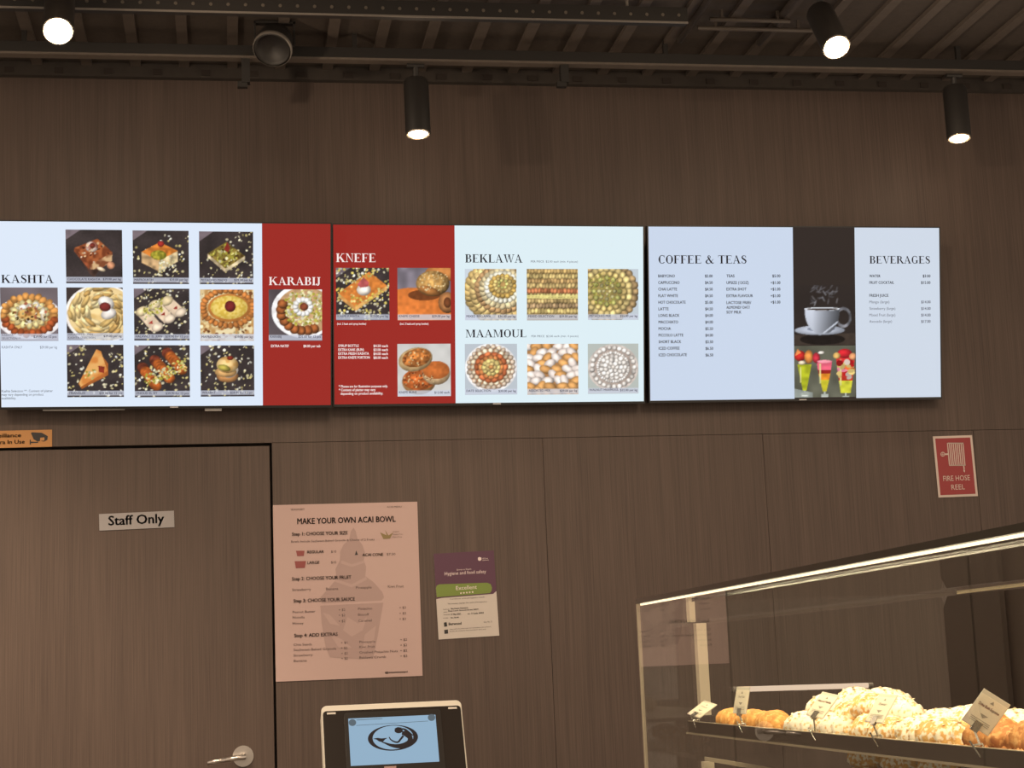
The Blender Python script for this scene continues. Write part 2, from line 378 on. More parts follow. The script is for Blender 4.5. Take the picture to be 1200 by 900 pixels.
def pic_choc():
    p = Pic(); p.slate()
    p.poly([(.15, .36), (.42, .82), (.5, .88), (.62, .7), (.4, .5)], (70, 50, 44), .3)
    p.poly([(.16, .34), (.56, .17), (.82, .42), (.42, .66)], (176, 98, 56), .35, 18, (120, 60, 34))
    p.poly([(.16, .34), (.42, .66), (.41, .74), (.15, .40)], (150, 78, 48), .3)
    p.poly([(.42, .66), (.82, .42), (.81, .58), (.62, .72), (.43, .74)], (130, 74, 46), .4, 18, (214, 176, 130))
    p.ell(.46, .32, .11, .1, (176, 110, 92), col2=(236, 210, 196)); p.ell(.47, .30, .05, .05, (120, 48, 40))
    p.specks(22, [(232, 190, 140), (245, 220, 190), (96, 46, 28)], (.01, .024), lambda x, y: abs(x-.5) < .27 and abs(y-.45) < .22 and abs(x-.49)*.8+abs(y-.42) < .26)
    p.ell(.79, .66, .07, .07, (214, 150, 112)); p.ell(.62, .73, .08, .035, (240, 214, 180), .4)
    p.strip(); return p
def block(p, top, left, right, h, ct, cl, crt, amp=.2):
    a, b, c, d = top                                   # left, back, right, front corners
    p.poly([a, d, (d[0], d[1]+h), (a[0], a[1]+h)], cl, amp, 16); p.poly([d, c, (c[0], c[1]+h), (d[0], d[1]+h)], crt, amp, 16)
    p.poly([a, b, c, d], ct, amp, 20)
def pic_maf():
    p = Pic(); p.slate(); p.specks(70, CRUMB, (.008, .022), lambda x, y: y > .3 or x > .5)
    block(p, [(.16, .40), (.48, .22), (.80, .38), (.46, .56)], 0, 0, .2, (206, 122, 50), (196, 160, 116), (206, 184, 140), .3)
    p.specks(40, CRUMB, (.01, .02), lambda x, y: x > .46 and x < .8 and y > .48 and y < .85 and y < 1.15-x*.5)
    p.ell(.46, .46, .14, .09, (184, 170, 60), col2=(120, 116, 36), cells=26, dome=.2)
    p.ell(.50, .25, .06, .055, (160, 46, 42)); p.strip(); return p
def pic_pist():
    p = Pic(); p.slate(); p.specks(95, CRUMB, (.007, .02), lambda x, y: x > .5 or y > .4)
    block(p, [(.16, .42), (.5, .20), (.84, .46), (.48, .70)], 0, 0, .07, (128, 108, 50), (214, 190, 150), (226, 206, 166), .35)
    p.specks(70, PIST+[(90, 66, 30)], (.01, .024), lambda x, y: abs(x-.5)*.72+abs(y-.45) < .22)
    p.poly([(.46, .34), (.52, .20), (.57, .32), (.53, .40)], (130, 44, 36)); p.strip(); return p
def pic_platter():
    p = Pic(col=(116, 104, 108)); p.fill(p.x > -1, (120, 108, 112), .1, 4)
    p.ell(.5, .56, .56, .40, (238, 232, 232), dome=.1); p.ell(.5, .53, .50, .36, (150, 96, 54), col2=(210, 170, 100), dome=.1)
    for k in range(26):
        a = k*2*math.pi/26; r = .42+.03*(k % 2)
        f = math.sin(a) > .2
        p.ell(.5+r*math.cos(a), .52+r*.78*math.sin(a), .075, .06, (170, 84, 44) if f else (216, 152, 82), a, .25)
    for k in range(16):
        a = k*2*math.pi/16; p.ell(.5+.27*math.cos(a), .5+.2*math.sin(a), .08, .05, (232, 212, 150), a, .2)
    p.ell(.42, .36, .13, .05, (244, 232, 214), -.3); p.ell(.62, .33, .06, .06, (250, 240, 226)); p.ell(.74, .5, .05, .13, (238, 222, 196))
    p.specks(70, [(130, 96, 40), (224, 200, 140), (84, 60, 34), (248, 240, 216), (190, 110, 80)], (.01, .028), lambda x, y: ((x-.5)/.3)**2+((y-.5)/.2)**2 < 1)
    p.strip(.86, .985); return p
def pic_cream():
    p = Pic(col=(64, 54, 52)); p.ell(.62, .5, .64, .56, (236, 228, 220), dome=.05); p.ell(.63, .5, .60, .52, (206, 172, 110), dome=.1, col2=(232, 204, 148), cells=9)
    for k in range(95):
        a = RNG.random()*6.28; r = .12+.46*RNG.random()**.6; c_ = np.array(((232, 200, 136), (216, 180, 112), (240, 216, 160), (196, 156, 92))[k % 4], float)
        x_, y_ = .62+r*math.cos(a), .50+r*.88*math.sin(a); l_ = RNG.uniform(.07, .15)
        p.ell(x_+.012, y_+.016, l_, .042, c_*.66, a+1.35, .1, .1); p.ell(x_, y_, l_, .036, c_, a+1.35, .15, .3)
    p.ell(.70, .30, .15, .12, (250, 242, 232), .6); p.ell(.74, .50, .14, .1, (250, 240, 230), -.4)
    p.ell(.68, .37, .10, .085, (126, 48, 44)); p.strip(.86, .985); return p
def pic_rolls():
    p = Pic(); p.slate(); p.specks(120, CRUMB, (.007, .022))
    for (a, b) in (((.60, .24), (.84, .46)), ((.38, .32), (.64, .58)), ((.16, .44), (.42, .74))):
        p.poly([(a[0]-.09, a[1]+.07), (a[0]+.08, a[1]-.06), (b[0]+.07, b[1]-.05), (b[0]-.09, b[1]+.09)], (232, 206, 176), .12)
        p.ell(a[0]-.01, a[1], .12, .085, (226, 204, 160), -.6); p.ell(b[0], b[1], .11, .08, (238, 216, 190), -.6)
        p.poly([(a[0]+.10, b[1]-.07), (a[0]+.17, b[1]-.13), (a[0]+.18, b[1]-.06)], (160, 56, 46))
    p.specks(75, PIST, (.009, .02), lambda x, y: abs(x-.08-y*.2-.2) < .2 and abs((y-.38)+.5*(x-.38)) < .13); p.strip(); return p
def pic_tart():
    p = Pic(col=(206, 172, 116)); p.fill(p.x > -1, (196, 150, 92), .25, 16, (240, 222, 176))
    p.specks(120, [(244, 230, 190), (170, 110, 60), (232, 206, 150), (120, 76, 44)], (.012, .03))
    for k in range(30):
        a = k*2*math.pi/30; p.ell(.52+.46*math.cos(a), .36+.34*math.sin(a), .065, .05, (196, 124, 64), a, .25)
    p.ell(.54, .36, .39, .27, (196, 126, 60), dome=.2); p.ell(.54, .35, .34, .225, (206, 172, 70), col2=(228, 200, 110), dome=.15, cells=30)
    p.ell(.56, .33, .1, .11, (122, 40, 40)); p.strip(.86, .985); return p
def pic_tri():
    p = Pic(); p.slate(); p.specks(95, CRUMB, (.008, .022), lambda x, y: x < .35 or y > .6 or x > .75)
    p.poly([(.54, .10), (.72, .36), (.72, .58), (.26, .84), (.20, .74)], (170, 96, 44), .2)
    p.poly([(.52, .09), (.60, .13), (.71, .50), (.24, .80), (.21, .72)], (216, 136, 66), .22, 10, (234, 176, 104))
    p.specks(24, PIST, (.01, .022), lambda x, y: abs(x-.42) < .11 and abs(y-.58) < .1); p.poly([(.55, .40), (.66, .42), (.65, .54), (.56, .52)], (140, 50, 34)); p.strip(); return p
def pic_zn():
    p = Pic(); p.slate(); p.specks(95, CRUMB, (.008, .024))
    for (a, b) in (((.60, .16), (.84, .46)), ((.38, .30), (.62, .62)), ((.16, .44), (.38, .76))):
        for k in range(9):
            t = k/8; p.ell(a[0]+(b[0]-a[0])*t, a[1]+(b[1]-a[1])*t, .115, .10, (186-60*(t < .25), 96-36*(t < .25), 42), .9, .25)
    p.specks(120, PIST+[(236, 200, 120)], (.01, .024), lambda x, y: abs((y-.56)+.45*(x-.5)) < .12 and x > .2 and x < .92); p.strip(); return p
def pic_war():
    p = Pic(); p.slate(); p.specks(95, CRUMB, (.008, .024), lambda x, y: (x-.5)**2+(y-.45)**2 > .05)
    p.ell(.50, .60, .2, .12, (196, 138, 84)); p.ell(.56, .52, .15, .1, (244, 230, 214), -.5); p.ell(.47, .52, .2, .1, (214, 166, 106))
    p.ell(.50, .38, .20, .16, (216, 166, 96), col2=(240, 204, 140)); p.ell(.44, .44, .12, .06, (176, 160, 74), .3); p.ell(.55, .25, .06, .045, (124, 44, 30)); p.strip(); return p
def pic_kar():
    p = Pic(col=(84, 74, 78)); p.fill(p.x > -1, (88, 78, 82), .12, 5); p.ell(.66, .42, .60, .52, (240, 236, 236), dome=.05); p.ell(.68, .42, .53, .46, (188, 150, 110), dome=.1)
    for k in range(9):
        a = 1.1+k*.30; p.ell(.66+.42*math.cos(a), .42+.38*math.sin(a), .10, .085, (166, 96, 52), a, .2, .6)
    p.specks(260, PIST+[(240, 232, 200)], (.012, .026), lambda x, y: x > .32 and ((x-.68)/.4)**2+((y-.36)/.36)**2 < 1)
    for k in range(12):
        a = k*math.pi/6; p.ell(.64+.14*math.cos(a), .34+.14*math.sin(a), .055, .05, (250, 246, 240), a)
    p.ell(.66, .34, .08, .075, (138, 70, 48)); p.strip(.885, .985); return p
def pic_kn():
    p = Pic(); p.slate(); p.specks(170, CRUMB+[(230, 210, 110)], (.008, .024), lambda x, y: y < .3 or y > .55 or x > .8)
    block(p, [(.05, .48), (.62, .08), (.95, .34), (.36, .74)], 0, 0, .08, (214, 128, 58), (206, 150, 84), (216, 164, 96), .16)
    p.specks(80, [(224, 196, 90), (240, 220, 140)], (.01, .022), lambda x, y: (abs((y-.48)+.7*(x-.05)) < .1 or abs((y-.34)+.7*(x-.95)) < .06 or abs(x-.38) < .1 and y > .5) and y < .75)
    p.ell(.52, .42, .13, .11, (246, 236, 222)); p.poly([(.40, .32), (.52, .18), (.62, .28), (.60, .36), (.46, .38)], (190, 92, 90), .2); p.strip(.885, .985); return p
def pic_kb():
    p = Pic(col=(124, 116, 126)); p.fill(p.x > -1, (128, 120, 130), .15, 8)
    p.ell(.30, .92, .84, .54, (206, 116, 54), dome=.15, amp=.1); p.ell(.5, .52, .3, .10, (120, 66, 34), dome=.0)
    p.ell(.86, .10, .34, .16, (196, 128, 70)); p.ell(.66, .30, .31, .24, (206, 158, 92), dome=.6, cells=26, amp=.2); p.ell(.60, .44, .22, .08, (170, 112, 60), .3)
    p.ell(.93, .66, .17, .2, (190, 128, 78), dome=.6); p.ell(.93, .66, .07, .1, (122, 70, 40)); p.specks(60, [(240, 214, 160)], (.006, .013), lambda x, y: ((x-.66)/.3)**2+((y-.26)/.2)**2 < 1); p.strip(.885, .985); return p
def pic_bun():
    p = Pic(col=(206, 204, 200)); p.fill(p.x > -1, (208, 206, 202), .06, 6)
    p.ell(.40, .72, .31, .24, (190, 140, 90)); p.ell(.40, .68, .30, .2, (176, 92, 44), dome=.2, cells=22, amp=.3)
    p.ell(.72, .56, .26, .22, (216, 180, 136)); p.ell(.72, .50, .25, .17, (182, 100, 48), dome=.2, cells=20)
    p.ell(.34, .30, .32, .22, (222, 184, 130), -.25); p.ell(.36, .27, .27, .17, (196, 120, 60), -.25, dome=.35, cells=26, amp=.3)
    p.specks(90, [(236, 206, 150), (120, 60, 30)], (.007, .015), lambda x, y: ((x-.36)/.25)**2+((y-.27)/.15)**2 < 1 or ((x-.4)/.28)**2+((y-.68)/.17)**2 < 1); p.strip(.885, .985); return p
def ring(p, cx, cy, rx, ry, n, sz, col, col2=None, ph=0, el=1.0):
    for k in range(n):
        a = ph+k*2*math.pi/n; p.ell(cx+rx*math.cos(a)+RNG.uniform(-.006, .006), cy+ry*math.sin(a)+RNG.uniform(-.006, .006), sz*el, sz*RNG.uniform(.9, 1.15), np.array(col)*RNG.uniform(.86, 1.12), a+math.pi/2+RNG.uniform(-.3, .3), .22, .5, col2=col2)
def pic_bek1():
    p = Pic(col=(206, 216, 226)); p.ell(.72, .42, .70, .64, (164, 130, 80), dome=.05)
    for r, n, col in ((.64, 34, (214, 182, 118)), (.55, 32, (224, 192, 128)), (.46, 28, (184, 146, 102)), (.385, 24, (226, 206, 160)), (.30, 22, (248, 240, 214)), (.225, 16, (200, 164, 90)), (.15, 12, (204, 178, 112)), (.08, 7, (204, 196, 116))):
        ring(p, .72+.02*(.64-r), .44-.25*(.64-r), r, r*.88, n, r*.12+.022, col)
    p.strip(.885, .985); return p
def pic_bek2():
    p = Pic(col=(160, 130, 82)); rows = ((.05, (180, 150, 96)), (.15, (194, 170, 112)), (.24, (172, 140, 92)), (.33, (188, 162, 108)), (.43, (182, 116, 78)), (.53, (206, 190, 124)), (.62, (178, 152, 102)), (.72, (168, 140, 104)), (.82, (194, 170, 110)))
    for j, (y, col) in enumerate(rows):
        for k in range(17):
            p.ell((k+.5*(j % 2))/16+RNG.uniform(-.008, .008), y+RNG.uniform(-.008, .008), .038, .056, np.array(col)*RNG.uniform(.9, 1.2), RNG.uniform(-.4, .4), .25, .5)
    for y in (.525, .56): p.fill(abs(p.y-y-.008*p.x) < .011, (236, 222, 140), .06)
    p.strip(.885, .985); return p
def pic_bek3():
    p = Pic(col=(196, 206, 214)); p.ell(.36, .44, .60, .58, (140, 122, 74), dome=.05)
    for r, n, col in ((.55, 28, (182, 152, 108)), (.44, 24, (214, 190, 128)), (.34, 18, (206, 180, 116)), (.25, 12, (176, 172, 102)), (.15, 8, (166, 158, 112)), (.06, 4, (210, 196, 140))):
        ring(p, .38, .44, r, r, n, r*.09+.026, col)
    p.specks(150, [(190, 186, 90), (150, 146, 60)], (.006, .014), lambda x, y: (x-.3)**2+(y-.4)**2 < .1); p.strip(.885, .985); return p
def pic_ma1():
    p = Pic(col=(190, 198, 206)); p.ell(.5, .47, .49, .47, (226, 222, 220), dome=.05); p.ell(.5, .47, .44, .42, (160, 116, 84), dome=.05)
    for r, n, col, el in ((.42, 26, (214, 192, 170), 1), (.345, 20, (236, 216, 184), 1), (.275, 14, (202, 112, 70), 1.5), (.20, 12, (214, 136, 80), 1.2), (.135, 10, (230, 206, 130), 1.2), (.06, 5, (214, 186, 120), 1)):
        ring(p, .5, .46, r, r*.94, n, .046, col, el=el)
    p.ell(.5, .46, .05, .045, (196, 140, 84)); p.strip(.885, .985); return p
def pic_ma2():
    p = Pic(col=(176, 126, 80)); i = 0
    for y in np.linspace(.06, .95, 9):
        for k in range(6):
            x = (k+.5*(i % 2))/5.2+RNG.uniform(-.05, .05); w_ = RNG.random() < .55 and y < .74
            p.ell(x, y, .125, .08, (244, 228, 218) if w_ else (222, 164, 100), RNG.uniform(-1.2, 1.2), .12, .5)
        i += 1
    p.strip(.885, .985); return p
def pic_ma3():
    p = Pic(col=(186, 192, 186)); p.ell(.5, .48, .49, .46, (196, 184, 176), dome=.05); p.ell(.5, .48, .44, .42, (166, 150, 140), dome=.05)
    for r, n in ((.41, 25), (.30, 40), (.225, 15), (.15, 11), (.075, 6)):
        ring(p, .5, .47, r, r*.95, n, .030 if n == 40 else .048, (230, 222, 214), el=1)
    p.ell(.5, .47, .04, .04, (224, 214, 204)); p.strip(.885, .985); return p
def pic_cup():
    p = Pic(.95, (44, 37, 35)); p.fill(p.x > -1, (46, 39, 37), .06, 5)
    p.poly([(0, .82), (1, .80), (1, 1), (0, 1)], (62, 52, 46), .12); p.ell(.46, .90, .36, .09, (28, 23, 22), dome=0)
    for k in range(34):
        x = .30+RNG.random()*.40; y = .02+RNG.random()*.30; c = 70+RNG.random()*90
        m_ = p.em(x, y, .05, .012, RNG.uniform(-1.5, 1.5)) < 1; p.c[m_] = p.c[m_]*.5+np.array((c, c, c+6))*.5
    p.ell(.42, .75, .40, .08, (186, 192, 206), dome=.35, amp=.03); p.ell(.44, .73, .22, .04, (120, 126, 142), dome=0)
    e = p.em(.80, .54, .13, .17); p.fill((e < 1) & (e > .5) & (p.x > .7), (112, 112, 118), .5)
    b = (p.y > .39) & (p.y < .80) & (abs(p.x-.46) < .28*np.sqrt(np.clip(1-((p.y-.38)/.44)**2.4, 0, 1)))
    p.c[b] = np.array((206, 212, 226))*(1.02-.75*np.clip((p.x[b]-.30)/.5, 0, 1)-.25*(p.y[b]-.4))[:, None]
    p.fill(b & (abs((p.y-.74)+.8*(p.x-.55)) < .016), (196, 202, 214), .02)
    p.ell(.46, .40, .285, .028, (232, 236, 244), dome=0, amp=.02); p.ell(.46, .405, .25, .017, (70, 60, 56), dome=0); return p
def pic_juice():
    p = Pic(1.15, (96, 96, 82)); p.fill(p.x > -1, (98, 98, 84), .15, 6); p.poly([(0, .82), (.3, .9), (.3, 1), (0, 1)], (150, 156, 150), .1)
    def glass(cx, top, bot, wt, wb, bands):
        for (a, b, col) in bands:
            y0 = top+(bot-top)*a; y1 = top+(bot-top)*b; w0 = wt+(wb-wt)*a**1.3; w1 = wt+(wb-wt)*b**1.3
            p.poly([(cx-w0, y0), (cx+w0, y0), (cx+w1, y1), (cx-w1, y1)], col, .15, 14)
        p.fill(abs(p.x-cx) < .014*(1+3*(p.y > bot+.05)) * (p.y > bot) * (p.y < bot+.1)+0, (176, 182, 172), .1)
        p.ell(cx, bot+.1, .06, .016, (206, 210, 204), dome=0)
        p.fill((abs(p.x-cx+wt*.55) < .012) & (p.y > top+.05) & (p.y < bot-.15), (226, 222, 150), .1)
    glass(.17, .36, .86, .115, .03, ((0, 1, (178, 184, 40)),)); p.ell(.10, .20, .09, .1, (196, 44, 40)); p.ell(.24, .22, .07, .13, (220, 140, 70)); p.ell(.13, .33, .06, .04, (240, 220, 190)); p.poly([(.02, .2), (.06, .06), (.12, .14)], (230, 140, 80))
    glass(.49, .30, .88, .125, .03, ((0, .30, (226, 96, 120)), (.30, .42, (150, 36, 30)), (.42, .62, (226, 140, 40)), (.62, 1, (206, 196, 50)))); p.ell(.36, .24, .06, .1, (196, 50, 66)); p.ell(.44, .14, .05, .03, (240, 230, 220)); p.ell(.49, .31, .12, .03, (240, 150, 164), dome=.1)
    glass(.83, .22, .92, .15, .08, ((0, .16, (206, 50, 50)), (.16, .3, (230, 200, 120)), (.3, .42, (222, 130, 150)), (.42, .66, (206, 56, 40)), (.66, 1, (206, 204, 60))))
    p.ell(.82, .16, .12, .09, (206, 40, 50)); p.ell(.69, .2, .06, .06, (236, 190, 110)); p.ell(.95, .22, .06, .07, (230, 160, 110))
    p.specks(26, [(240, 210, 130), (176, 24, 30), (246, 226, 210), (226, 110, 50)], (.025, .05), lambda x, y: abs(x-.83) < .11 and .3 < y < .66); return p

def put_pic(name, parent, pic, u0, u1, v0, v1, off):
    c = pic.out(); h, w_ = c.shape[:2]
    us = np.linspace(u0, u1, w_); vs_ = np.linspace(v1, v0, h)
    U, V = np.meshgrid(us, vs_); co = np.stack([U, np.full_like(U, off), V], 2).reshape(-1, 3)
    idx = np.arange(h*w_).reshape(h, w_)
    fc = np.stack([idx[1:, :-1], idx[1:, 1:], idx[:-1, 1:], idx[:-1, :-1]], 2).reshape(-1, 4)
    me = bpy.data.meshes.new(name); me.vertices.add(len(co)); me.vertices.foreach_set('co', co.ravel())
    me.loops.add(fc.size); me.loops.foreach_set('vertex_index', fc.ravel()); me.polygons.add(len(fc))
    me.polygons.foreach_set('loop_start', np.arange(0, fc.size, 4)); me.update(calc_edges=True)
    x = c.reshape(-1, 3)/255.0; x = np.where(x <= .04045, x/12.92, ((x+.055)/1.055)**2.4)
    at = me.attributes.new('pic', 'FLOAT_COLOR', 'POINT'); at.data.foreach_set('color', np.concatenate([x, np.ones((len(x), 1))], 1).ravel())
    me.materials.append(M_PIC)
    return new_obj(name, me, parent)

# ================================================================ SETTING
def structure(o, label, cat): return tag(o, label, cat, kind='structure')
XL, XR = -4.0, 4.6
fl = MB().box(XL, XR, -8.0, 0.10, -0.05, 0.0).build('floor', pmat('grey_floor_tile', (0.16, 0.14, 0.125, 1), 0.4, noise=0.15, nscale=8))
structure(fl, 'grey shop floor in front of the brown wall', 'floor')
wall = MB().box(XL, -0.783, 0.024, 0.10, 0.0, 3.51).box(0.153, XR, 0.024, 0.10, 0.0, 3.51).box(-0.783, 0.153, 0.024, 0.10, 2.157, 3.51).build('wall_back', M_GAP)
structure(wall, 'brown wood-grain laminate wall behind the counter', 'wall')
G2 = 0.0008
def wall_panel(x0, x1, z0, z1):
    return MB().box(x0+G2, x1-G2, 0.0, 0.024, z0+G2, z1-G2).build('wall_panel', M_WALL, wall)
wall_panel(XL, XR, 2.157, 3.51)
for a, b in ((0.153, 1.112), (1.112, 1.930), (1.930, 2.748), (2.748, 3.566), (3.566, XR), (-1.6, -0.783), (XL, -1.6)):
    wall_panel(a, b, 0.0, 2.157)
# flush door
dr = empty('door_1', (-0.315, 0.0, 0.0)); structure(dr, 'brown wood-grain flush staff door with a lever handle', 'door')
MB().box(-0.460, 0.460, 0.002, 0.044, 0.006, 2.147).build('door_leaf', M_DOORW, dr, bevel=0.0015)
MB().box(-0.468, 0.468, 0.046, 0.06, 0.0, 2.157).build('door_stop', M_GAP, dr)
h = empty('door_handle', (0.355, 0.0, 1.094)); h.parent = dr
prof = [(0.0, -0.012), (0.029, -0.012), (0.034, -0.008), (0.035, 0.002), (0.0, 0.002)]
ro = MB().lathe([(r, z) for r, z in prof], 32).build('rose', M_STEEL, h, smooth=False); ro.rotation_euler = (math.radians(-90), 0, 0); ro.scale = (1, 1, -1)
MB().tube((0, 0, 0), (0, -0.055, 0), 0.010, 16).build('spindle', M_STEEL, h, smooth=True)
MB().tube((0.008, -0.052, 0.0), (-0.060, -0.052, -0.007), 0.0085, 14).tube((-0.060, -0.052, -0.007), (-0.118, -0.050, -0.014), 0.0085, 14, 0.0075).build('lever', M_STEEL, h, smooth=True)

# ceiling: dark metal deck with ribs running towards the wall
ce = MB().box(XL, XR, -8.0, 0.10, 3.525, 3.60).build('ceiling', M_CEIL); structure(ce, 'dark painted metal deck ceiling with paler ribs', 'ceiling')
rme = MB().box(-0.018, 0.018, -5.5, -0.02, -0.015, 0.0).mesh('rib', M_RIB)
for k in range(-20, 26):
    r = new_obj('rib', rme, ce); r.location = (0.714+0.1695*k, 0, 3.525)
tr = MB().box(XL, XR, -0.03, -0.0005, 3.472, 3.524).build('gap_shade_1', pmat('top_gap_shade', (0.035, 0.028, 0.024, 1), 0.8, noise=0.3)); structure(tr, 'dark strip standing for the shaded gap where the brown wall meets the ceiling', 'trim')  # dark colour stands for the shaded gap at the wall top
cme = MB().box(-0.016, 0.016, -0.036, -0.030, 3.480, 3.500).mesh('flute_void', M_GAP)  # dark blocks stand in for the shaded open ends of the deck flutes
for k in range(-14, 20):
    r = new_obj('flute_void', cme, tr); r.location = (0.45+0.1695*k, 0, 0)

# ================================================================ CEILING FITTINGS
def light_track(y, z, x0, x1, label):
    t = empty('lighting_track', ((x0+x1)/2, y, z)); tag(t, label, 'track')
    L = (x1-x0)/2
    MB().box(-L, L, -0.018, 0.018, 0.008, 0.046).build('track_body', M_BLACK, t)
    MB().box(-L, L, -0.022, 0.018, 0.0, 0.008).build('track_lip', pmat('track_lip_highlight', (0.12, 0.10, 0.085, 1), 0.45, noise=0.2), t)  # paler lip colour paints the light caught along the lower edge
    for k in range(int((x1-x0)/1.1)):
        xx = -L+0.55+1.1*k
        MB().box(xx-0.008, xx+0.008, -0.008, 0.008, 0.046, 3.525-z).build('hanger', M_BLACK, t)
    return t
TZ = 3.423
light_track(-0.35, TZ, -3.4, 4.2, 'black lighting track running along the top of the wall')
light_track(-1.25, TZ+0.02, -3.4, 4.2, 'black lighting track nearer the camera above the bright spotlights')
# small dark brackets clipped under the track
for px, lab in ((288, 'small dark bracket under the track left of the round unlit spotlight'), (661, 'small dark bracket under the track right of the lit cylinder spotlight')):
    p = on_y(px, 88, -0.35)
    b = MB().box(-0.014, 0.014, -0.016, 0.016, -0.03, TZ-p[2]).box(-0.028, 0.006, -0.012, 0.012, -0.045, -0.026).build('track_bracket', M_BLACK); b.location = (p[0], -0.35, p[2]); tag(b, lab, 'bracket')

M_LENS = emat('lit_lamp_lens', (1.0, 0.86, 0.62, 1), 14.0)
M_RING = pmat('lamp_rim', (0.55, 0.47, 0.36, 1), 0.25, metal=0.8)
def cylinder_lamp(px, py, y, axis, label, watts, top_z, fill_watts):
    """lens centre at the measured spot, body rises along -axis"""
    p = on_y(px, py, y); t = empty('track_spotlight', p); tag(t, label, 'spotlight', 'cylinder spotlights on the tracks')
    q = Vector(axis).normalized().to_track_quat('-Z', 'Y')
    def part(mb, name, mat, smooth=True):
        o = mb.build(name, mat, t, smooth=smooth); o.rotation_mode = 'QUATERNION'; o.rotation_quaternion = q; return o
    body = part(MB().lathe([(0.034, 0.004), (0.043, 0.0), (0.0435, 0.004), (0.0435, 0.190), (0.040, 0.199), (0.012, 0.202), (0.0, 0.202)], 36), 'lamp_body', M_BLACK)
    mod = body.modifiers.new('es', 'EDGE_SPLIT'); mod.split_angle = math.radians(35)
    part(MB().lathe([(0.0385, 0.006), (0.041, -0.003), (0.0365, -0.003), (0.034, 0.008), (0.0385, 0.006)], 36), 'rim', M_RING)
    part(MB().lathe([(0.035, 0.006), (0.026, 0.001), (0.0, -0.001)], 32), 'lens', M_LENS)
    part(MB().tube((-0.008, -0.0435, 0.085), (-0.008, -0.0455, 0.085), 0.0045, 10), 'screw', pmat('bright_screw', (0.8, 0.75, 0.68, 1), 0.3), False)
    top = q @ Vector((0, 0, 0.2))
    MB().tube(top, (top.x*0.6, top.y*0.6, top_z-p[2]), 0.010, 12).tube((top.x*.6-.03, top.y*.6, top_z-p[2]-.004), (top.x*.6+.03, top.y*.6, top_z-p[2]-.004), 0.011, 10).build('stem', M_BLACK, t)
    lp = Vector(p)+q @ Vector((0, 0, -0.02))
    s_ = spot('spotlight_beam', lp, lp+Vector(axis), watts, 70, 0.9, 0.03)
    ld = bpy.data.lights.new('bloom_fill', 'POINT'); ld.energy = fill_watts; ld.shadow_soft_size = 0.03; ld.color = WARM  # added point light, stands in for lamp bloom over wall and ceiling
    o = bpy.data.objects.new('bloom_fill', ld); COL.objects.link(o); o.location = Vector(p)+q @ Vector((0, 0, -0.05))
    return t
cylinder_lamp(490, 157, -0.35, (0.0, -0.10, -1), 'lit black cylinder spotlight above the red menu screen', 22, TZ, 1.0)
cylinder_lamp(1124, 162, -0.35, (-0.05, -0.12, -1), 'lit black cylinder spotlight at far right above the beverages list', 22, TZ, 1.0)
cylinder_lamp(68, 36, -1.2, (0.05, -0.9, -1), 'glaring spotlight at top left tilted towards the camera', 40, TZ+.02, 26)
cylinder_lamp(980, 55, -1.2, (0.0, -0.75, -1), 'glaring spotlight at top right tilted towards the camera', 40, TZ+.02, 14)

# round unlit head hanging from the track
p = on_y(322, 50, -0.46); t = empty('unlit_spotlight', p); tag(t, 'round dark unlit spotlight head hanging at the left of the track', 'spotlight')
hb = MB().lathe([(0.0, 0.055), (0.03, 0.053), (0.052, 0.040), (0.060, 0.015), (0.062, -0.02), (0.062, -0.045), (0.056, -0.05), (0.052, -0.035), (0.0, -0.028)], 30).build('head', M_BLACK, t, smooth=True); hb.rotation_euler = (math.radians(-38), math.radians(15), 0)
fr = MB().lathe([(0.0625, -0.030), (0.066, -0.034), (0.066, -0.046), (0.0625, -0.05)], 30).build('front_ring', M_GREY, t, smooth=True); fr.rotation_euler = hb.rotation_euler
MB().tube((0, 0.02, 0.04), (0, 0.02, 3.524-p[2]), 0.011, 12).build('stem', M_BLACK, t)
MB().box(-0.068, -0.062, -0.012, 0.012, -0.01, 0.07).box(0.062, 0.068, -0.012, 0.012, -0.01, 0.07).box(-0.068, 0.068, -0.012, 0.012, 0.064, 0.072).build('yoke', M_BLACK, t)

# cable tray in front of the ribs
p0 = on_y(600, 22.5, -0.75); p1 = on_y(806, 22.5, -0.75)
ct = empty('cable_tray', (p1[0], -0.75, p0[2])); tag(ct, 'long perforated dark cable tray hung under the ceiling', 'cable tray')
Lc = 4.6; zt = min(0.055, 3.5-p0[2])
MB().box(-Lc, 0, 0.0, 0.003, 0.0, zt).build('front_side', M_BLACK, ct)
MB().box(-Lc, 0, 0.0, 0.030, 0.0, 0.003).build('tray_bottom', M_BLACK, ct)
MB().box(-Lc, 0, 0.027, 0.030, 0.003, zt).build('rear_side', M_BLACK, ct)
MB().box(-Lc, 0, -0.004, 0.001, -0.002, 0.004).build('folded_edge', M_GREY, ct)
mb = MB()
for k in range(80):
    mb.tube((-0.03-0.0545*k, -0.002, zt*0.5), (-0.03-0.0545*k, 0.0005, zt*0.5), 0.0055, 10)
o = mb.build('perforations', pmat('tray_hole_edge', (0.10, 0.085, 0.07, 1), 0.6), ct); o['kind'] = 'stuff'
for k in range(5):
    MB().tube((-0.2-1.05*k, 0.015, 0.003), (-0.2-1.05*k, 0.015, 3.524-p0[2]), 0.005, 8).build('hanger_rod', M_GREY, ct)
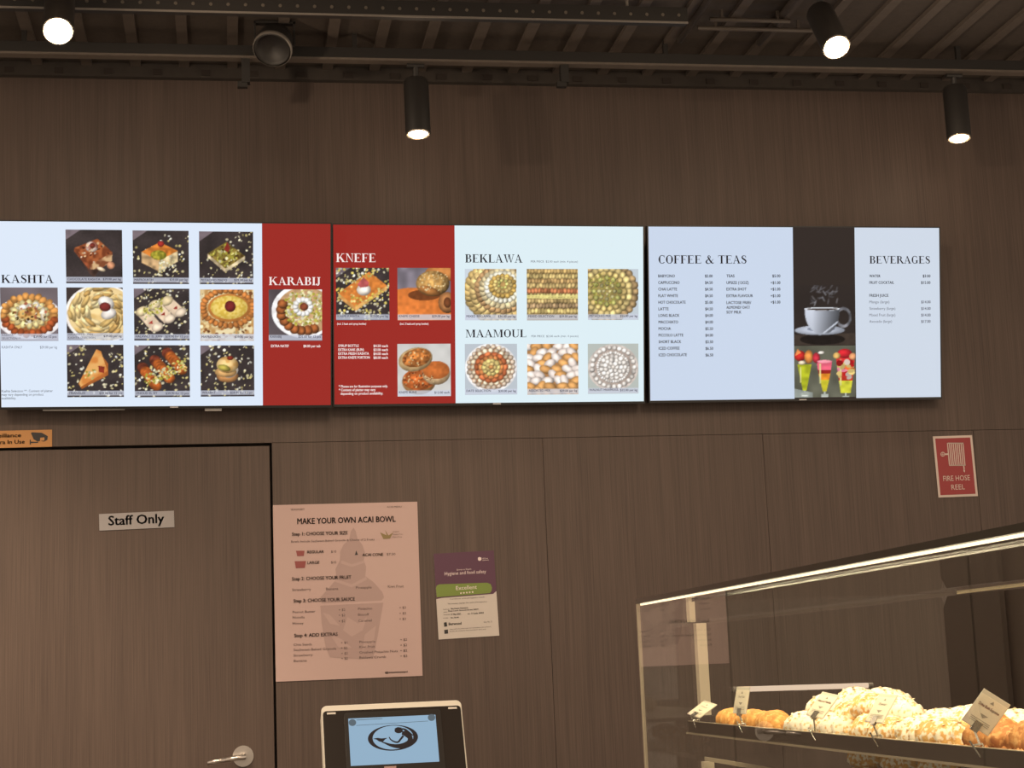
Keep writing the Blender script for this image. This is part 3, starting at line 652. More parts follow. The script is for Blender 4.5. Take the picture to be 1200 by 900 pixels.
# conduits right of the tray
M_COND = pmat('dark_conduit', (0.075, 0.06, 0.05, 1), 0.5)
for (x, r, lab) in ((1.585, 0.011, 'thin dark conduit running from the end of the cable tray'), (1.875, 0.013, 'dark conduit running along the ribs left of the right-hand glaring spotlight')):
    o = MB().tube((0, -4.0, 0), (0, -0.42, 0), r, 10).build('conduit', M_COND, smooth=True); o.location = (x, 0, 3.51-r-0.001); tag(o, lab, 'conduit')
for (y, x0, x1, lab) in ((-0.60, 1.60, 2.02, 'short dark conduit crossing the ribs nearer the wall'), (-0.68, 1.62, 1.90, 'short dark conduit crossing the ribs right of the cable tray')):
    o = MB().tube((-(x1-x0)/2, 0, 0), ((x1-x0)/2, 0, 0), 0.008, 10).build('conduit', M_COND, smooth=True); o.location = ((x0+x1)/2, y, 3.475); tag(o, lab, 'conduit')
    for s_ in (-0.35, 0.35): MB().box(s_*(x1-x0)-.004, s_*(x1-x0)+.004, -.004, .004, 0, .035).build('clip', M_COND, o)

# ================================================================ MENU SCREENS
SW, SH = 1.106, 0.625
PW, PD = M_TXTW, M_TXTD
def menu_screen(x0, z0, tilt, yaw, roll, label):
    """origin at the lower left corner of the lit picture; local x right, z up, the viewer at -y"""
    t = empty('menu_screen', (x0, -0.06, z0)); t.rotation_mode = 'XYZ'
    mt = Matrix.Rotation(yaw, 4, 'Z') @ Matrix.Rotation(tilt, 4, 'X') @ Matrix.Rotation(-roll, 4, 'Y')
    t.rotation_euler = mt.to_euler('XYZ'); tag(t, label, 'screen', 'menu screens in a row on the wall')
    b = 0.0045
    MB().box(-b, SW+b, 0.002, 0.030, -b-0.004, SH+b).build('housing', M_BEZEL, t, bevel=0.003)
    fr = MB()
    fr.box(-b, 0, -0.001, 0.002, -b-.004, SH+b).box(SW, SW+b, -0.001, 0.002, -b-.004, SH+b).box(0, SW, -0.001, 0.002, -b-.004, 0).box(0, SW, -0.001, 0.002, SH, SH+b)
    fr.build('bezel', M_BEZEL, t)
    mb = MB().box(SW*.44, SW*.56, 0.030, 0.046, .08, .30)
    mb.build('wall_mount', M_BLACK, t)
    MB().box(SW*.505, SW*.53, -0.0016, -0.001, -b-0.001, -b+.003).build('maker_badge', pmat('badge_grey', (0.5, 0.5, 0.52, 1), 0.4), t)
    return t, Sheet(t)
def panel(t, name, u0, u1, v0, v1, mat):
    return MB().box(u0, u1, -0.0003, 0.0015, v0, v1).build(name, mat, t)
OFP, OFT = -0.0008, -0.0013
class Text:
    def __init__(s, sh, mat, name='menu_text'): s.sh = sh; s.mb = MB(); s.rows = []; s.mat = mat; s.name = name
    def line(s, text, px, py, cap_px, width_px=None, align='L', bold=False, k=None):
        u, v = s.sh.uv(px, py+cap_px/2); u2, v2 = s.sh.uv(px, py-cap_px/2); wd = None
        if width_px:
            sg = -1 if align == 'R' else 1
            wd = abs(s.sh.uv(px+sg*width_px, py)[0]-s.sh.uv(px, py)[0])
        mb = MB(); sans_into(mb, text, u, v, v2-v, OFT, wd, align, bold); s.rows.append(mb); return s
    def done(s, parent=None):
        if s.mb.v: s.rows.append(s.mb)
        for r_ in s.rows: o = r_.build(s.name, s.mat, parent or s.sh.root)
        return o
def heading(t, sh, text, x0, x1, y0, y1, mat):
    mb = MB(); u0, v0 = sh.uv(x0, y1); u1, _ = sh.uv(x1, y1); _, v1 = sh.uv(x0, y0)
    serif_into(mb, text, u0, u1, v0, v1-v0, OFT); return mb.build('heading', mat, t)
def photo(t, sh, fn, x0, x1, y0, y1, left=None, right=None, two=None):
    u0, v0 = sh.uv((x0+x0)/2, y1); u1, v1 = sh.uv(x1, y0)
    o = put_pic('food_photo', t, fn(), u0, u1, v0, v1, OFP)
    if left or right:
        tx = Text(sh, M_TXTG, 'caption'); yy = y1-(y1-y0)*.08
        if two:
            tx.line(left, x0+1.5, yy-1.9, 2.4).line(two, x0+1.5, yy+2.0, 2.4)
        elif left: tx.line(left, x0+1.5, yy, 2.6, bold=True)
        if right: tx.line(right, x1-1.2, yy, 2.6, align='R', bold=True)
        tx.done(o)
    return o
W1 = emat('screen_white_one', rgb(222, 234, 250)); W2 = emat('screen_white_two', rgb(222, 239, 246)); W3 = emat('screen_white_three', rgb(203, 216, 236)); W4 = emat('screen_white_four', rgb(208, 218, 232))
RED = emat('screen_red', rgb(157, 42, 36)); DK = emat('screen_black_background', rgb(49, 41, 38))

# ---- first screen
t, sh = menu_screen(-0.74937, 2.28671, 0.25186, -0.02015, -0.01091, 'wall menu screen at far left headed KASHTA with ten pastry photos')
us = sh.uv(307.5, 368)[0]
panel(t, 'white_page', 0, us, 0, SH, W1); panel(t, 'red_page', us, SW, 0, SH, RED)
for xa, xb in ((50, 112), (112, 146), (240, 260)):
    ua_, va_ = sh.uv(xa, 481.8 if xa != 112 else 481.0); ub_, vb_ = sh.uv(xb, 478.9)
    MB().box(ua_, ub_-.001, 0.004, 0.016, min(va_, -.0125), -.0088).build('cable_cover', pmat('clear_cable_cover', (0.34, 0.33, 0.32, 1), 0.3), t)
heading(t, sh, 'KASHTA', 1.5, 63, 322, 331.6, PD); heading(t, sh, 'KARABIJ', 315, 376, 324.6, 334, PW)
ph = [(pic_platter, 1, 67.6, 337, 399.5, 'KASHTA', '$39.90 for 12 pcs', 'SELECTION **'),
      (pic_choc, 77.6, 143, 269.5, 332, 'CHOCOLATE KASHTA', '$39.00 per kg', None), (pic_maf, 156, 221, 270.5, 332.7, 'MAFROUKEH', '$39.00 per kg', None), (pic_pist, 233.7, 296.6, 271.6, 333, 'PISTACHIO MADO', '$39.00 per kg', None),
      (pic_cream, 78.5, 143.8, 337, 398.6, 'HALAWET EL JEBN', '$39.00 per kg', 'KASHTA SELECTION'), (pic_rolls, 157.4, 221.8, 338.3, 399, 'HALAWET EL JEBN', '$39.90 for 12 pcs', None), (pic_tart, 234.8, 297.2, 339.4, 399.4, 'MAFROUKEH', '$39.90 per kg', None),
      (pic_tri, 79, 144.6, 404, 465.5, 'TRIANGLES', '$39.90 for 12 pcs', None), (pic_zn, 158, 222.2, 404.5, 465.6, 'ZNOUD EL SIT', '$39.90 for 12 pcs', None), (pic_war, 235.3, 297.8, 404.7, 464.8, 'WARBAT', '$39.90 for 12 pcs', None)]
for a in ph: photo(t, sh, *a)
Text(sh, M_TXTG).line('KASHTA ONLY', 2.2, 406.8, 3, 24).line('$39.00 per kg', 67, 406.8, 3, 20, 'R').done()
Text(sh, M_TXTD, 'footnote').line('Kashta Selection **: Content of platter', 2, 458.2, 2.8, 60).line('may vary depending on product', 2, 462.4, 2.8, 49).line('availability.', 2, 466.6, 2.8, 17).done()
photo(t, sh, pic_kar, 315, 377.3, 339.3, 399.3, 'KARABIJ', '$26.00 for 12 pcs')
Text(sh, PW).line('EXTRA NATEF', 317.5, 405.4, 3, 21, bold=True).line('$8.00 per tub', 375.5, 405.4, 3, 20, 'R', True).done()

# ---- second screen
t, sh = menu_screen(0.37053, 2.27979, 0.18437, -0.00075, -0.00435, 'middle wall menu screen, half red KNEFE and half white BEKLAWA')
us = sh.uv(533.3, 368)[0]
panel(t, 'red_page', 0, us, 0, SH, RED); panel(t, 'white_page', us, SW, 0, SH, W2)
heading(t, sh, 'KNEFE', 393.8, 440.6, 297, 307, PW); heading(t, sh, 'BEKLAWA', 545, 612.2, 298, 307.6, PD); heading(t, sh, 'MAAMOUL', 545.5, 617.3, 386.4, 395.4, PD)
for a in ((pic_kn, 394, 456, 314, 375.3, 'KNEFE KASHTA', '$29.00 per kg'), (pic_kb, 466, 528, 314, 375.4, 'KNEFE CHEESE', '$29.00 per kg'), (pic_bun, 466, 528, 402.8, 464.7, 'KNEFE BUNS', '$12.00 each'),
          (pic_bek1, 545, 605.2, 315.3, 375.4, 'MIXED BEKLAWA', '$36.00 per kg'), (pic_bek2, 617.5, 677, 315.3, 375.4, 'MIXED SELECTION', '$39.00 per kg'), (pic_bek3, 689, 748, 315.3, 375, 'PISTACHIO MIX', '$55.00 per kg'),
          (pic_ma1, 545, 605.8, 402.8, 462.8, 'DATE SELECTION', '$30.00 per kg'), (pic_ma2, 618, 677.5, 402.8, 462.5, 'ASSORTED MIX', '$39.00 per kg'), (pic_ma3, 689, 748, 402.6, 461.6, 'WALNUT MAAMOUL', '$32.00 per kg')):
    photo(t, sh, *a)
tx = Text(sh, PW)
tx.line('(incl. 2 kaak and syrup bottles)', 395, 379.4, 2.4, 34, bold=True).line('(incl. 2 kaak and syrup bottles)', 468.6, 379.4, 2.4, 33.5, bold=True)
for i, (a, b, wd) in enumerate((('SYRUP BOTTLE', '$4.50 each', 24), ('EXTRA KAAK (BUN)', '$3.00 each', 30), ('EXTRA FRESH KASHTA', '$4.00 each', 36), ('EXTRA KNEFE PORTION', '$8.00 each', 37))):
    tx.line(a, 396.4, 405.2+4.6*i, 3, wd, bold=True).line(b, 454.6, 405.2+4.6*i, 3, 17, 'R', True)
tx.line('* Photos are for illustration purposes only.', 397, 452.8, 3, 57.5, bold=True).line('* Content of platter may vary', 397, 457, 3, 43, bold=True).line('depending on product availability.', 399, 461.2, 3, 50, bold=True)
tx.done()
Text(sh, M_TXTG).line('PER PIECE  $2.00 each (min. 4 pieces)', 622, 306.4, 2.4, 55).line('PER PIECE  $2.00 each (min. 4 pieces)', 622.6, 394, 2.4, 55).done()

# ---- third screen
t, sh = menu_screen(1.50029, 2.27658, 0.16854, 0.00312, -0.00104, 'right wall menu screen listing coffee, teas and beverages around a cup photo')
ua = sh.uv(930, 368)[0]; ub = sh.uv(1002.4, 368)[0]
panel(t, 'coffee_page', 0, ua, 0, SH, W3); panel(t, 'dark_page', ua, ub, 0, SH, DK); panel(t, 'beverage_page', ub, SW, 0, SH, W4)
heading(t, sh, 'COFFEE & TEAS', 771.3, 875, 299.2, 308.8, PD); heading(t, sh, 'BEVERAGES', 1018.8, 1090, 300, 308.8, PD)
def photo2(fn, x0, x1, y0, y1, name):
    u0, v0 = sh.uv(x0, y1); u1, v1 = sh.uv(x1, y0); return put_pic(name, t, fn(), max(u0, ua), min(u1, ub), max(v0, 0), v1, OFP)
photo2(pic_cup, 930.5, 1002, 334, 404.6, 'coffee_cup_photo'); photo2(pic_juice, 931, 1002.3, 404.8, 466, 'fruit_drinks_photo')
tx = Text(sh, M_TXTD)
for i, (a, b, wd) in enumerate((('BABYCINO', '$2.00', 19.5), ('CAPPUCCINO', '$4.50', 25), ('CHAI LATTE', '$4.50', 22), ('FLAT WHITE', '$4.50', 23), ('HOT CHOCOLATE', '$5.00', 32), ('LATTE', '$4.50', 12), ('LONG BLACK', '$4.00', 24.5),
                                ('MACCHIATO', '$4.00', 23), ('MOCHA', '$5.50', 14.5), ('PICCOLO LATTE', '$4.00', 29), ('SHORT BLACK', '$3.50', 26.5), ('ICED COFFEE', '$6.50', 24.5), ('ICED CHOCOLATE', '$6.50', 33))):
    y = 323.4+7.71*i; tx.line(a, 771.2+.05*i, y, 3.3, wd, bold=True).line(b, 835+.06*i, y, 3.3, 9, 'R', True)
for a, b, y, wd in (('TEAS', '$5.00', 323.3, 9.5), ('UPSIZE (12OZ)', '+$1.00', 331.2, 26), ('EXTRA SHOT', '+$1.00', 338.8, 23.5), ('EXTRA FLAVOUR', '+$1.00', 346.6, 31), ('LACTOSE FREE/', '+$1.00', 354.6, 29), ('ALMOND/ OAT/', None, 360.2, 27.5), ('SOY MILK', None, 365.8, 17.5)):
    tx.line(a, 851.2, y, 3.3, wd, bold=True)
    if b: tx.line(b, 914.4, y if b != '+$1.00' or y < 350 else 354, 3.3, 9.5 if b[0] == '$' else 11.5, 'R', True)
tx.done()
tx = Text(sh, M_TXTD)
for a, b, y, wd, bo in (('WATER', '$3.00', 323.4, 13, True), ('FRUIT COCKTAIL', '$15.00', 331.1, 29, True), ('FRESH JUICE', None, 346.2, 22.5, True)):
    tx.line(a, 1018.6, y, 3.2, wd, bold=bo)
    if b: tx.line(b, 1090.2, y, 3.2, 9 if len(b) == 5 else 11, 'R', True)
tx.done()
tx = Text(sh, M_TXTG)
for a, b, y, wd in (('Mango (large)', '$14.00', 353.8, 23.5), ('Strawberry (large)', '$14.00', 361.5, 30.5), ('Mixed Fruit (large)', '$14.00', 369.1, 30.5), ('Avocado (large)', '$17.00', 376.6, 26.5)):
    tx.line(a, 1018.6, y, 3.2, wd).line(b, 1090.4, y, 3.2, 11, 'R', True)
tx.done()

# ================================================================ SIGNS AND NOTICES
def notice(name, corners, label, cat, mat, thick=0.002, y=-0.001):
    """corners TL TR BR BL measured in the photograph, laid on the wall"""
    P = [on_y(a, b, y) for a, b in corners]
    c = sum(P)/4; ang = math.atan2(P[1][2]-P[0][2], P[1][0]-P[0][0])
    w_ = (np.linalg.norm(P[1]-P[0])+np.linalg.norm(P[2]-P[3]))/2; h_ = (np.linalg.norm(P[3]-P[0])+np.linalg.norm(P[2]-P[1]))/2
    t = empty(name, (c[0], y-thick, c[2]), (0, -ang, 0)); tag(t, label, cat)
    MB().box(-w_/2, w_/2, 0, thick, -h_/2, h_/2).build('sheet', mat, t)
    return t, Sheet(t), w_, h_
def pxpoly(mb, sh, pts, off, sx=1.0, sy=1.0, ox=0.0, oy=0.0):
    mb.poly([sh.uv(ox+x*sx, oy+y*sy) for x, y in pts], off)
E_ = -0.0006

# staff only
t, sh, w_, h_ = notice('door_sign', [(116, 602.5), (204, 598.5), (204.3, 617.8), (116.6, 622)], 'pale door sign reading Staff Only', 'sign', pmat('sign_silver', (0.26, 0.25, 0.26, 1), 0.45), y=0.001)
tx = Text(sh, M_INK, 'lettering'); u, v = sh.uv(127, 615); u1, _ = sh.uv(192.5, 612); _, v1 = sh.uv(127, 605.3)
sans_into(tx.mb, 'Staff Only', u, v-.002, (v1-v)*1.14, E_, u1-u, 'L', True); tx.done()
# surveillance sticker above the door
t, sh, w_, h_ = notice('warning_sticker', [(-27, 505.6), (61, 503.6), (61.2, 523.6), (-27, 525.6)], 'orange surveillance camera sticker above the staff door', 'sticker', pmat('orange_sticker', (0.42, 0.20, 0.06, 1), 0.5))
tx = Text(sh, M_INK, 'lettering')
tx.line('Surveillance', -19, 510.9, 4.6, 44, bold=True).line('Camera In Use', -19, 518.6, 4.6, 48, bold=True); tx.done()
mb = MB(); zx = lambda pts: pxpoly(mb, sh, pts, E_, .1833, .1833, 0, 480)
zx([(198, 150), (205, 145), (268, 148), (306, 170), (303, 193), (282, 205), (258, 200), (240, 205), (215, 190)]); zx([(190, 192), (196, 192), (198, 205), (244, 206), (244, 213), (198, 214), (197, 224), (190, 224)])
mb.build('camera_symbol', M_INK, t)
mb = MB(); zx([(258, 180), (284, 178), (284, 198), (256, 200)]); o = mb.build('camera_lens_mark', MATS['orange_sticker'], t); o.location.y = -0.0004

# acai bowl poster
PINK = pmat('pink_poster_paper', (0.42, 0.305, 0.29, 1), 0.65)
PINKD = pmat('dusky_pink_print', (0.33, 0.235, 0.225, 1), 0.65); PINKM = pmat('mid_pink_print', (0.375, 0.27, 0.257, 1), 0.65)
t, sh, w_, h_ = notice('menu_poster', [(320, 592), (489, 588), (495, 791), (323, 800)], 'large pink paper poster headed Make Your Own Acai Bowl', 'poster', PINK)
k = 1/3.913
def zp(mb, pts, off): pxpoly(mb, sh, pts, off, k, k, 310, 580)
mb = MB()
zp(mb, [(408, 150), (418, 165), (426, 200), (448, 228), (460, 262), (455, 300), (466, 330), (462, 372), (500, 400), (540, 445), (548, 470), (535, 486), (262, 498), (256, 470), (300, 420), (330, 385), (325, 340), (345, 300), (348, 258), (362, 228), (388, 205), (395, 168)], E_)
zp(mb, [(256, 505), (545, 492), (520, 640), (500, 742), (440, 752), (300, 745), (280, 700), (262, 590)], E_)
mb.build('cone_print', PINKD, t)
for pts in ([(268, 540), (300, 550), (345, 600), (300, 590)], [(380, 560), (430, 590), (470, 560), (450, 620), (400, 650), (360, 620)], [(300, 640), (350, 660), (400, 700), (340, 700)], [(460, 640), (510, 600), (500, 680), (450, 710)],
            [(352, 300), (400, 318), (458, 300), (455, 312), (400, 330), (350, 314)], [(326, 385), (400, 410), (465, 375), (470, 388), (400, 424), (322, 398)]):
    mb = MB(); zp(mb, pts, -.0009); mb.build('swirl_print', PINKM, t)
mb = MB(); zp(mb, [(254, 498), (548, 484), (548, 494), (254, 508)], -.0010); mb.build('cup_rim_print', PINK, t)
mb = MB(); zp(mb, [(144, 256), (184, 256), (180, 280), (150, 281)], -.0011); zp(mb, [(138, 304), (190, 303), (185, 335), (144, 336)], -.0011); mb.build('bowl_print', pmat('dark_red_print', (0.22, 0.05, 0.05, 1), 0.6), t)
mb = MB(); zp(mb, [(414, 276), (421, 255), (428, 275)], -.0011); mb.build('cone_mark', M_INK, t)
mb = MB(); zp(mb, [(530, 172), (560, 185), (552, 160), (568, 186), (590, 172), (575, 200), (545, 202)], -.0011); mb.build('plant_mark', pmat('olive_print', (0.20, 0.15, 0.06, 1), 0.6), t)
INK2 = pmat('soft_brown_ink', (0.075, 0.048, 0.045, 1), 0.6)
def ztext(name, rows, mat):
    tx = Text(sh, mat, name)
    for s_, x, y, cap, wd, bo in rows:
        u, v = sh.uv(310+x*k, 580+(y+cap/2)*k); _, v2 = sh.uv(310+x*k, 580+(y-cap/2)*k); u2, v3 = sh.uv(310+(x+wd)*k, 580+(y+cap/2)*k)
        mb_ = MB(); sans_into(mb_, s_, u, v, v2-v, -.0013, u2-u, 'L', bo); tx.rows.append(mb_)
    return tx.done()
ztext('poster_title', [('MAKE YOUR OWN ACAI BOWL', 150, 121, 27, 452, True)], M_INK)
ztext('step_headings', [('Step 1: CHOOSE YOUR SIZE', 126, 180, 16, 256, True), ('Step 2: CHOOSE YOUR FRUIT', 126, 385, 16, 272, True), ('Step 3: CHOOSE YOUR SAUCE', 133, 486, 16, 282, True), ('Step 4: ADD EXTRAS', 136, 645, 16, 200, True), ('REGULAR', 196, 262, 13, 76, True), ('LARGE', 196, 311, 13, 56, True), ('ACAI CONE', 449, 275, 13, 95, True)], INK2)
ztext('poster_text', [('SEASWEET', 120, 67, 8, 64, False), ('ACAI MENU', 561, 55, 8, 68, False), ('Bowls Include SeaSweet-Baked Granola & Choice of 2 Fruits', 122, 214, 10, 382, False), ('$10', 305, 260, 11, 24, False), ('$15', 305, 309, 11, 24, False), ('$7.50', 560, 272, 11, 40, False),
    ('Organic', 588, 168, 6, 30, False), ('Gluten Free', 588, 181, 6, 45, False), ('Dairy Free', 588, 193, 6, 42, False),
    ('Strawberry', 127, 435, 12, 86, False), ('Banana', 282, 431, 12, 56, False), ('Pineapple', 419, 425, 12, 72, False), ('Kiwi Fruit', 566, 420, 12, 72, False),
    ('Peanut Butter', 129, 537, 11, 104, False), ('Nutella', 129, 562, 11, 55, False), ('Honey', 129, 589, 11, 50, False), ('+ $2', 340, 527, 11, 30, False), ('+ $2', 340, 552, 11, 30, False), ('+ $2', 340, 579, 11, 30, False),
    ('Pistachio', 429, 522, 11, 65, False), ('Biscoff', 429, 549, 11, 50, False), ('Caramel', 430, 577, 11, 62, False), ('+ $3', 618, 517, 11, 30, False), ('+ $3', 618, 543, 11, 30, False), ('+ $3', 618, 569, 11, 30, False),
    ('Chia Seeds', 133, 687, 11, 84, False), ('SeaSweet-Baked Granola', 133, 711, 11, 196, False), ('Strawberry', 133, 736, 11, 88, False), ('Banana', 134, 761, 11, 60, False), ('+ $1', 350, 678, 11, 30, False), ('+ $2', 350, 702, 11, 30, False), ('+ $2', 352, 727, 11, 30, False), ('+ $2', 352, 750, 11, 30, False),
    ('Pineapple', 435, 674, 11, 73, False), ('Kiwi Fruit', 435, 697, 11, 72, False), ('Crushed Pistachio Nuts', 435, 722, 11, 176, False), ('Baklawa Crumb', 435, 746, 11, 122, False), ('+ $2', 622, 664, 11, 32, False), ('+ $2', 622, 689, 11, 32, False), ('+ $2', 622, 714, 11, 32, False), ('+ $3', 622, 739, 11, 32, False),
    ('@seasweetsyd', 552, 814, 8, 104, True)], INK2)

# hygiene certificate
t, sh, w_, h_ = notice('certificate', [(509, 649), (579, 645), (584.5, 744.5), (513, 750)], 'small laminated purple and white hygiene certificate on the wall', 'certificate', pmat('certificate_paper', (0.46, 0.42, 0.39, 1), 0.35, coat=0.4))
k2 = 1/6.425
def zc(mb, pts, off): pxpoly(mb, sh, pts, off, k2, k2, 490, 630)
mb = MB(); vb = sh.uv(545, 699)[1]; mb.poly([(-w_/2, vb-.003), (-w_/2+.02, vb), (w_/2-.012, vb+.003), (w_/2, vb+.012), (w_/2, h_/2), (-w_/2, h_/2)], E_); mb.build('purple_band', pmat('purple_print', (0.075, 0.026, 0.055, 1), 0.6), t)
mb = MB(); pts = [(140, 452), (134, 380), (140, 362), (160, 352), (520, 340), (545, 350), (555, 375), (553, 400), (540, 418), (150, 448)]; zc(mb, pts, -.0009); mb.build('green_band', pmat('green_print', (0.14, 0.20, 0.035, 1), 0.55), t)
def ctext(name, rows, mat):
    tx = Text(sh, mat, name)
    for s_, x, y, cap, wd, bo in rows:
        u, v = sh.uv(490+x*k2, 630+(y+cap/2)*k2); _, v2 = sh.uv(490+x*k2, 630+(y-cap/2)*k2); u2, _ = sh.uv(490+(x+wd)*k2, 630+y*k2)
        mb_ = MB(); sans_into(mb_, s_, u, v, v2-v, -.0013, u2-u, 'L', bo); tx.rows.append(mb_)
    return tx.done()
LIL = pmat('pale_lilac_ink', (0.62, 0.52, 0.52, 1), 0.5)
ctext('white_lettering', [('Hygiene and food safety', 200, 272, 26, 312, False), ('Scores on Doors', 290, 242, 12, 110, False), ('NSW Food', 484, 158, 9, 40, False), ('Authority', 484, 170, 9, 48, False), ('Excellent', 286, 380, 30, 156, False)], LIL)
mb = MB()
for i in range(5):
    cx, cy = 322+22*i, 418-2*i; zc(mb, [(cx+(9 if j % 2 == 0 else 4)*math.sin(j*math.pi/5), cy-(9 if j % 2 == 0 else 4)*math.cos(j*math.pi/5)) for j in range(10)], -.0013)
zc(mb, [(450, 152), (462, 146), (476, 152), (476, 168), (462, 176), (450, 168)], -.0013)
mb.build('stars', LIL, t)
ctext('black_lettering', [('Certificate of food hygiene result', 240, 463, 9, 260, False), ('This business displays the result of its inspection', 222, 499, 9, 298, False), ('Business', 190, 541, 8, 46, False), ('Sea Sweet Patisserie', 246, 535, 11, 130, True), ('Address', 190, 562, 8, 30, False), ('Shop Level Ground Street NSW', 226, 553, 10, 230, True), ('Valid', 190, 582, 8, 46, False), ('17 May 2022', 246, 579, 11, 76, True), ('to 17 July 2023', 372, 573, 10, 122, True), ('Code', 190, 606, 8, 36, False), ('No. 05140', 246, 604, 10, 60, True), ('Burwood', 230, 650, 20, 96, True), ('Cert. No. 12', 494, 636, 12, 62, False),
    ('Inspected by the council under the food standards code and the act', 240, 690, 8, 310, False), ('Results are current for the period shown above only', 240, 706, 8, 270, False)], M_INK)
mb = MB(); zc(mb, [(193, 640), (214, 636), (219, 668), (196, 672)], -.0013); zc(mb, [(196, 695), (224, 692), (226, 722), (198, 725)], -.0013); mb.build('council_mark', M_INK, t)

# fire hose sign
SR = pmat('red_sign', (0.25, 0.026, 0.030, 1), 0.45); SWH = pmat('sign_border_cream', (0.52, 0.44, 0.40, 1), 0.5)
t, sh, w_, h_ = notice('fire_sign', [(1093, 511.5), (1138.6, 510), (1146, 581.5), (1099.5, 583)], 'red fire hose reel sign on the wall right of the screens', 'sign', SWH, y=-0.001)
b = 0.0085; MB().box(-w_/2+b, w_/2-b, -0.0006, 0, -h_/2+b, h_/2-b).build('red_field', SR, t)
kf = 1/8.18
def zf(mb, pts, off): pxpoly(mb, sh, pts, off, kf, kf, 1070, 490)
mb = MB()
for i in range(9):
    x = 324+i*18.5; zf(mb, [(x, 238), (x+9, 238), (x+29, 455), (x+20, 455)], -.0011)
zf(mb, [(330, 236), (482, 236), (482, 246), (330, 246)], -.0011); zf(mb, [(345, 448), (503, 448), (503, 457), (345, 457)], -.0011)
zf(mb, [(478, 455), (490, 455), (494, 490), (484, 490)], -.0011); zf(mb, [(484, 490), (496, 498), (494, 522), (482, 506)], -.0011)
zf(mb, [(304, 340), (338, 338), (338, 352), (304, 354)], -.0011)
for i in range(12):
    a, a2 = i*math.pi/6, (i+1)*math.pi/6; zf(mb, [(284+22*math.cos(a), 346+22*math.sin(a)), (284+22*math.cos(a2), 346+22*math.sin(a2)), (284+16*math.cos(a2), 346+16*math.sin(a2)), (284+16*math.cos(a), 346+16*math.sin(a))], -.0011)
zf(mb, [(268, 344), (300, 344), (300, 348), (268, 348)], -.0011); zf(mb, [(282, 330), (286, 330), (286, 362), (282, 362)], -.0011)
mb.build('hose_reel_symbol', SWH, t)
tx = Text(sh, SWH, 'lettering')
for s_, x, y, cap, wd in (('FIRE HOSE', 290, 579, 50, 254), ('REEL', 368, 662, 50, 126)):
    u, v = sh.uv(1070+x*kf, 490+(y+cap/2)*kf); _, v2 = sh.uv(1070+x*kf, 490+(y-cap/2)*kf); u2, _ = sh.uv(1070+(x+wd)*kf, 490+y*kf); mb_ = MB(); sans_into(mb_, s_, u, v, v2-v, -.0011, u2-u, 'L', False); tx.rows.append(mb_)
tx.done()

# ================================================================ COUNTER AND TILL DISPLAY
cnt = empty('counter', (0.3, -2.95, 0.0)); tag(cnt, 'dark service counter below the customer display', 'counter')
MB().box(-0.62, 0.50, -0.28, 0.28, 0.0, 0.94).build('cabinet', pmat('counter_front', (0.06, 0.045, 0.038, 1), 0.5), cnt)
MB().box(-0.64, 0.52, -0.30, 0.30, 0.94, 0.98).build('worktop', pmat('counter_top', (0.35, 0.32, 0.29, 1), 0.3), cnt)
PX, PY = 0.2705, -3.0
pos = empty('customer_display', (PX, PY, 0.98)); tag(pos, 'tablet-like customer display with a mermaid logo, standing on the counter', 'display')
tl = math.radians(-25)
hd = empty('display_head', (0, 0, 0.3205)); hd.parent = pos; hd.rotation_euler = (tl, 0, 0)       # origin at the middle of the top front edge
HW, HH = 0.1195, 0.185
def rrect(w_, z0, z1, r, n=6):
    pts = []
    for cx, cz, a0 in ((w_-r, z1-r, 0), (-w_+r, z1-r, 90), (-w_+r, z0+r, 180), (w_-r, z0+r, 270)):
        for i in range(n+1):
            a = math.radians(a0+90*i/n); pts.append((cx+r*math.cos(a), cz+r*math.sin(a)))
    return pts
MB().prism(rrect(HW, -HH, 0, 0.010), 0.0, 0.040).build('shell', pmat('pale_plastic', (0.90, 0.86, 0.76, 1), 0.4), hd, bevel=0.002)
MB().prism(rrect(HW-.0025, -HH+.003, -.0115, 0.006), -0.002, 0.001).build('black_front', pmat('gloss_black_front', (0.028, 0.022, 0.019, 1), 0.22), hd)
MB().prism(rrect(0.082, -0.150, -0.0165, 0.005), -0.0035, -0.001).build('inner_frame', pmat('inner_black_frame', (0.022, 0.018, 0.016, 1), 0.3), hd)
for s_ in (-1, 1): MB().box(s_*0.103-0.0073, s_*0.103+0.0073, -0.004, -0.001, -0.0180, -0.0150).build('light_bar', pmat('white_bar', (0.85, 0.8, 0.72, 1), 0.4), hd)
bpy.context.view_layer.update()
ph_ = Sheet(hd)
q = [ph_.uv(*c) for c in ((408, 844), (510, 838), (514.5, 892.7), (411, 899.4))]
su0 = (q[0][0]+q[3][0])/2; su1 = (q[1][0]+q[2][0])/2; sv1 = (q[0][1]+q[1][1])/2; sv0 = (q[2][1]+q[3][1])/2
MB().box(su0, su1, -0.0042, -0.003, sv0, sv1).build('screen', emat('till_screen_blue', rgb(146, 176, 200)), hd)
ks = 1/5.714
def zs(mb, pts, off): mb.poly([ph_.uv(350+x*ks, 790+y*ks) for x, y in pts], off)
M_LOGO = emat('logo_dark', rgb(48, 40, 38)); SO = -0.0047
mb = MB(); N_ = 40; rt = -0.05
def ov(cx, cy, rx, ry, a): x, y = rx*math.cos(a), ry*math.sin(a); return (cx+x*math.cos(rt)-y*math.sin(rt), cy+x*math.sin(rt)+y*math.cos(rt))
for i in range(N_):
    a, a2 = 2*math.pi*i/N_, 2*math.pi*(i+1)/N_
    zs(mb, [ov(630, 434, 168, 86, a), ov(630, 434, 168, 86, a2), ov(630, 432, 136, 80, a2), ov(630, 432, 136, 80, a)], SO)
mb.build('logo_oval', M_LOGO, hd)
mb = MB()
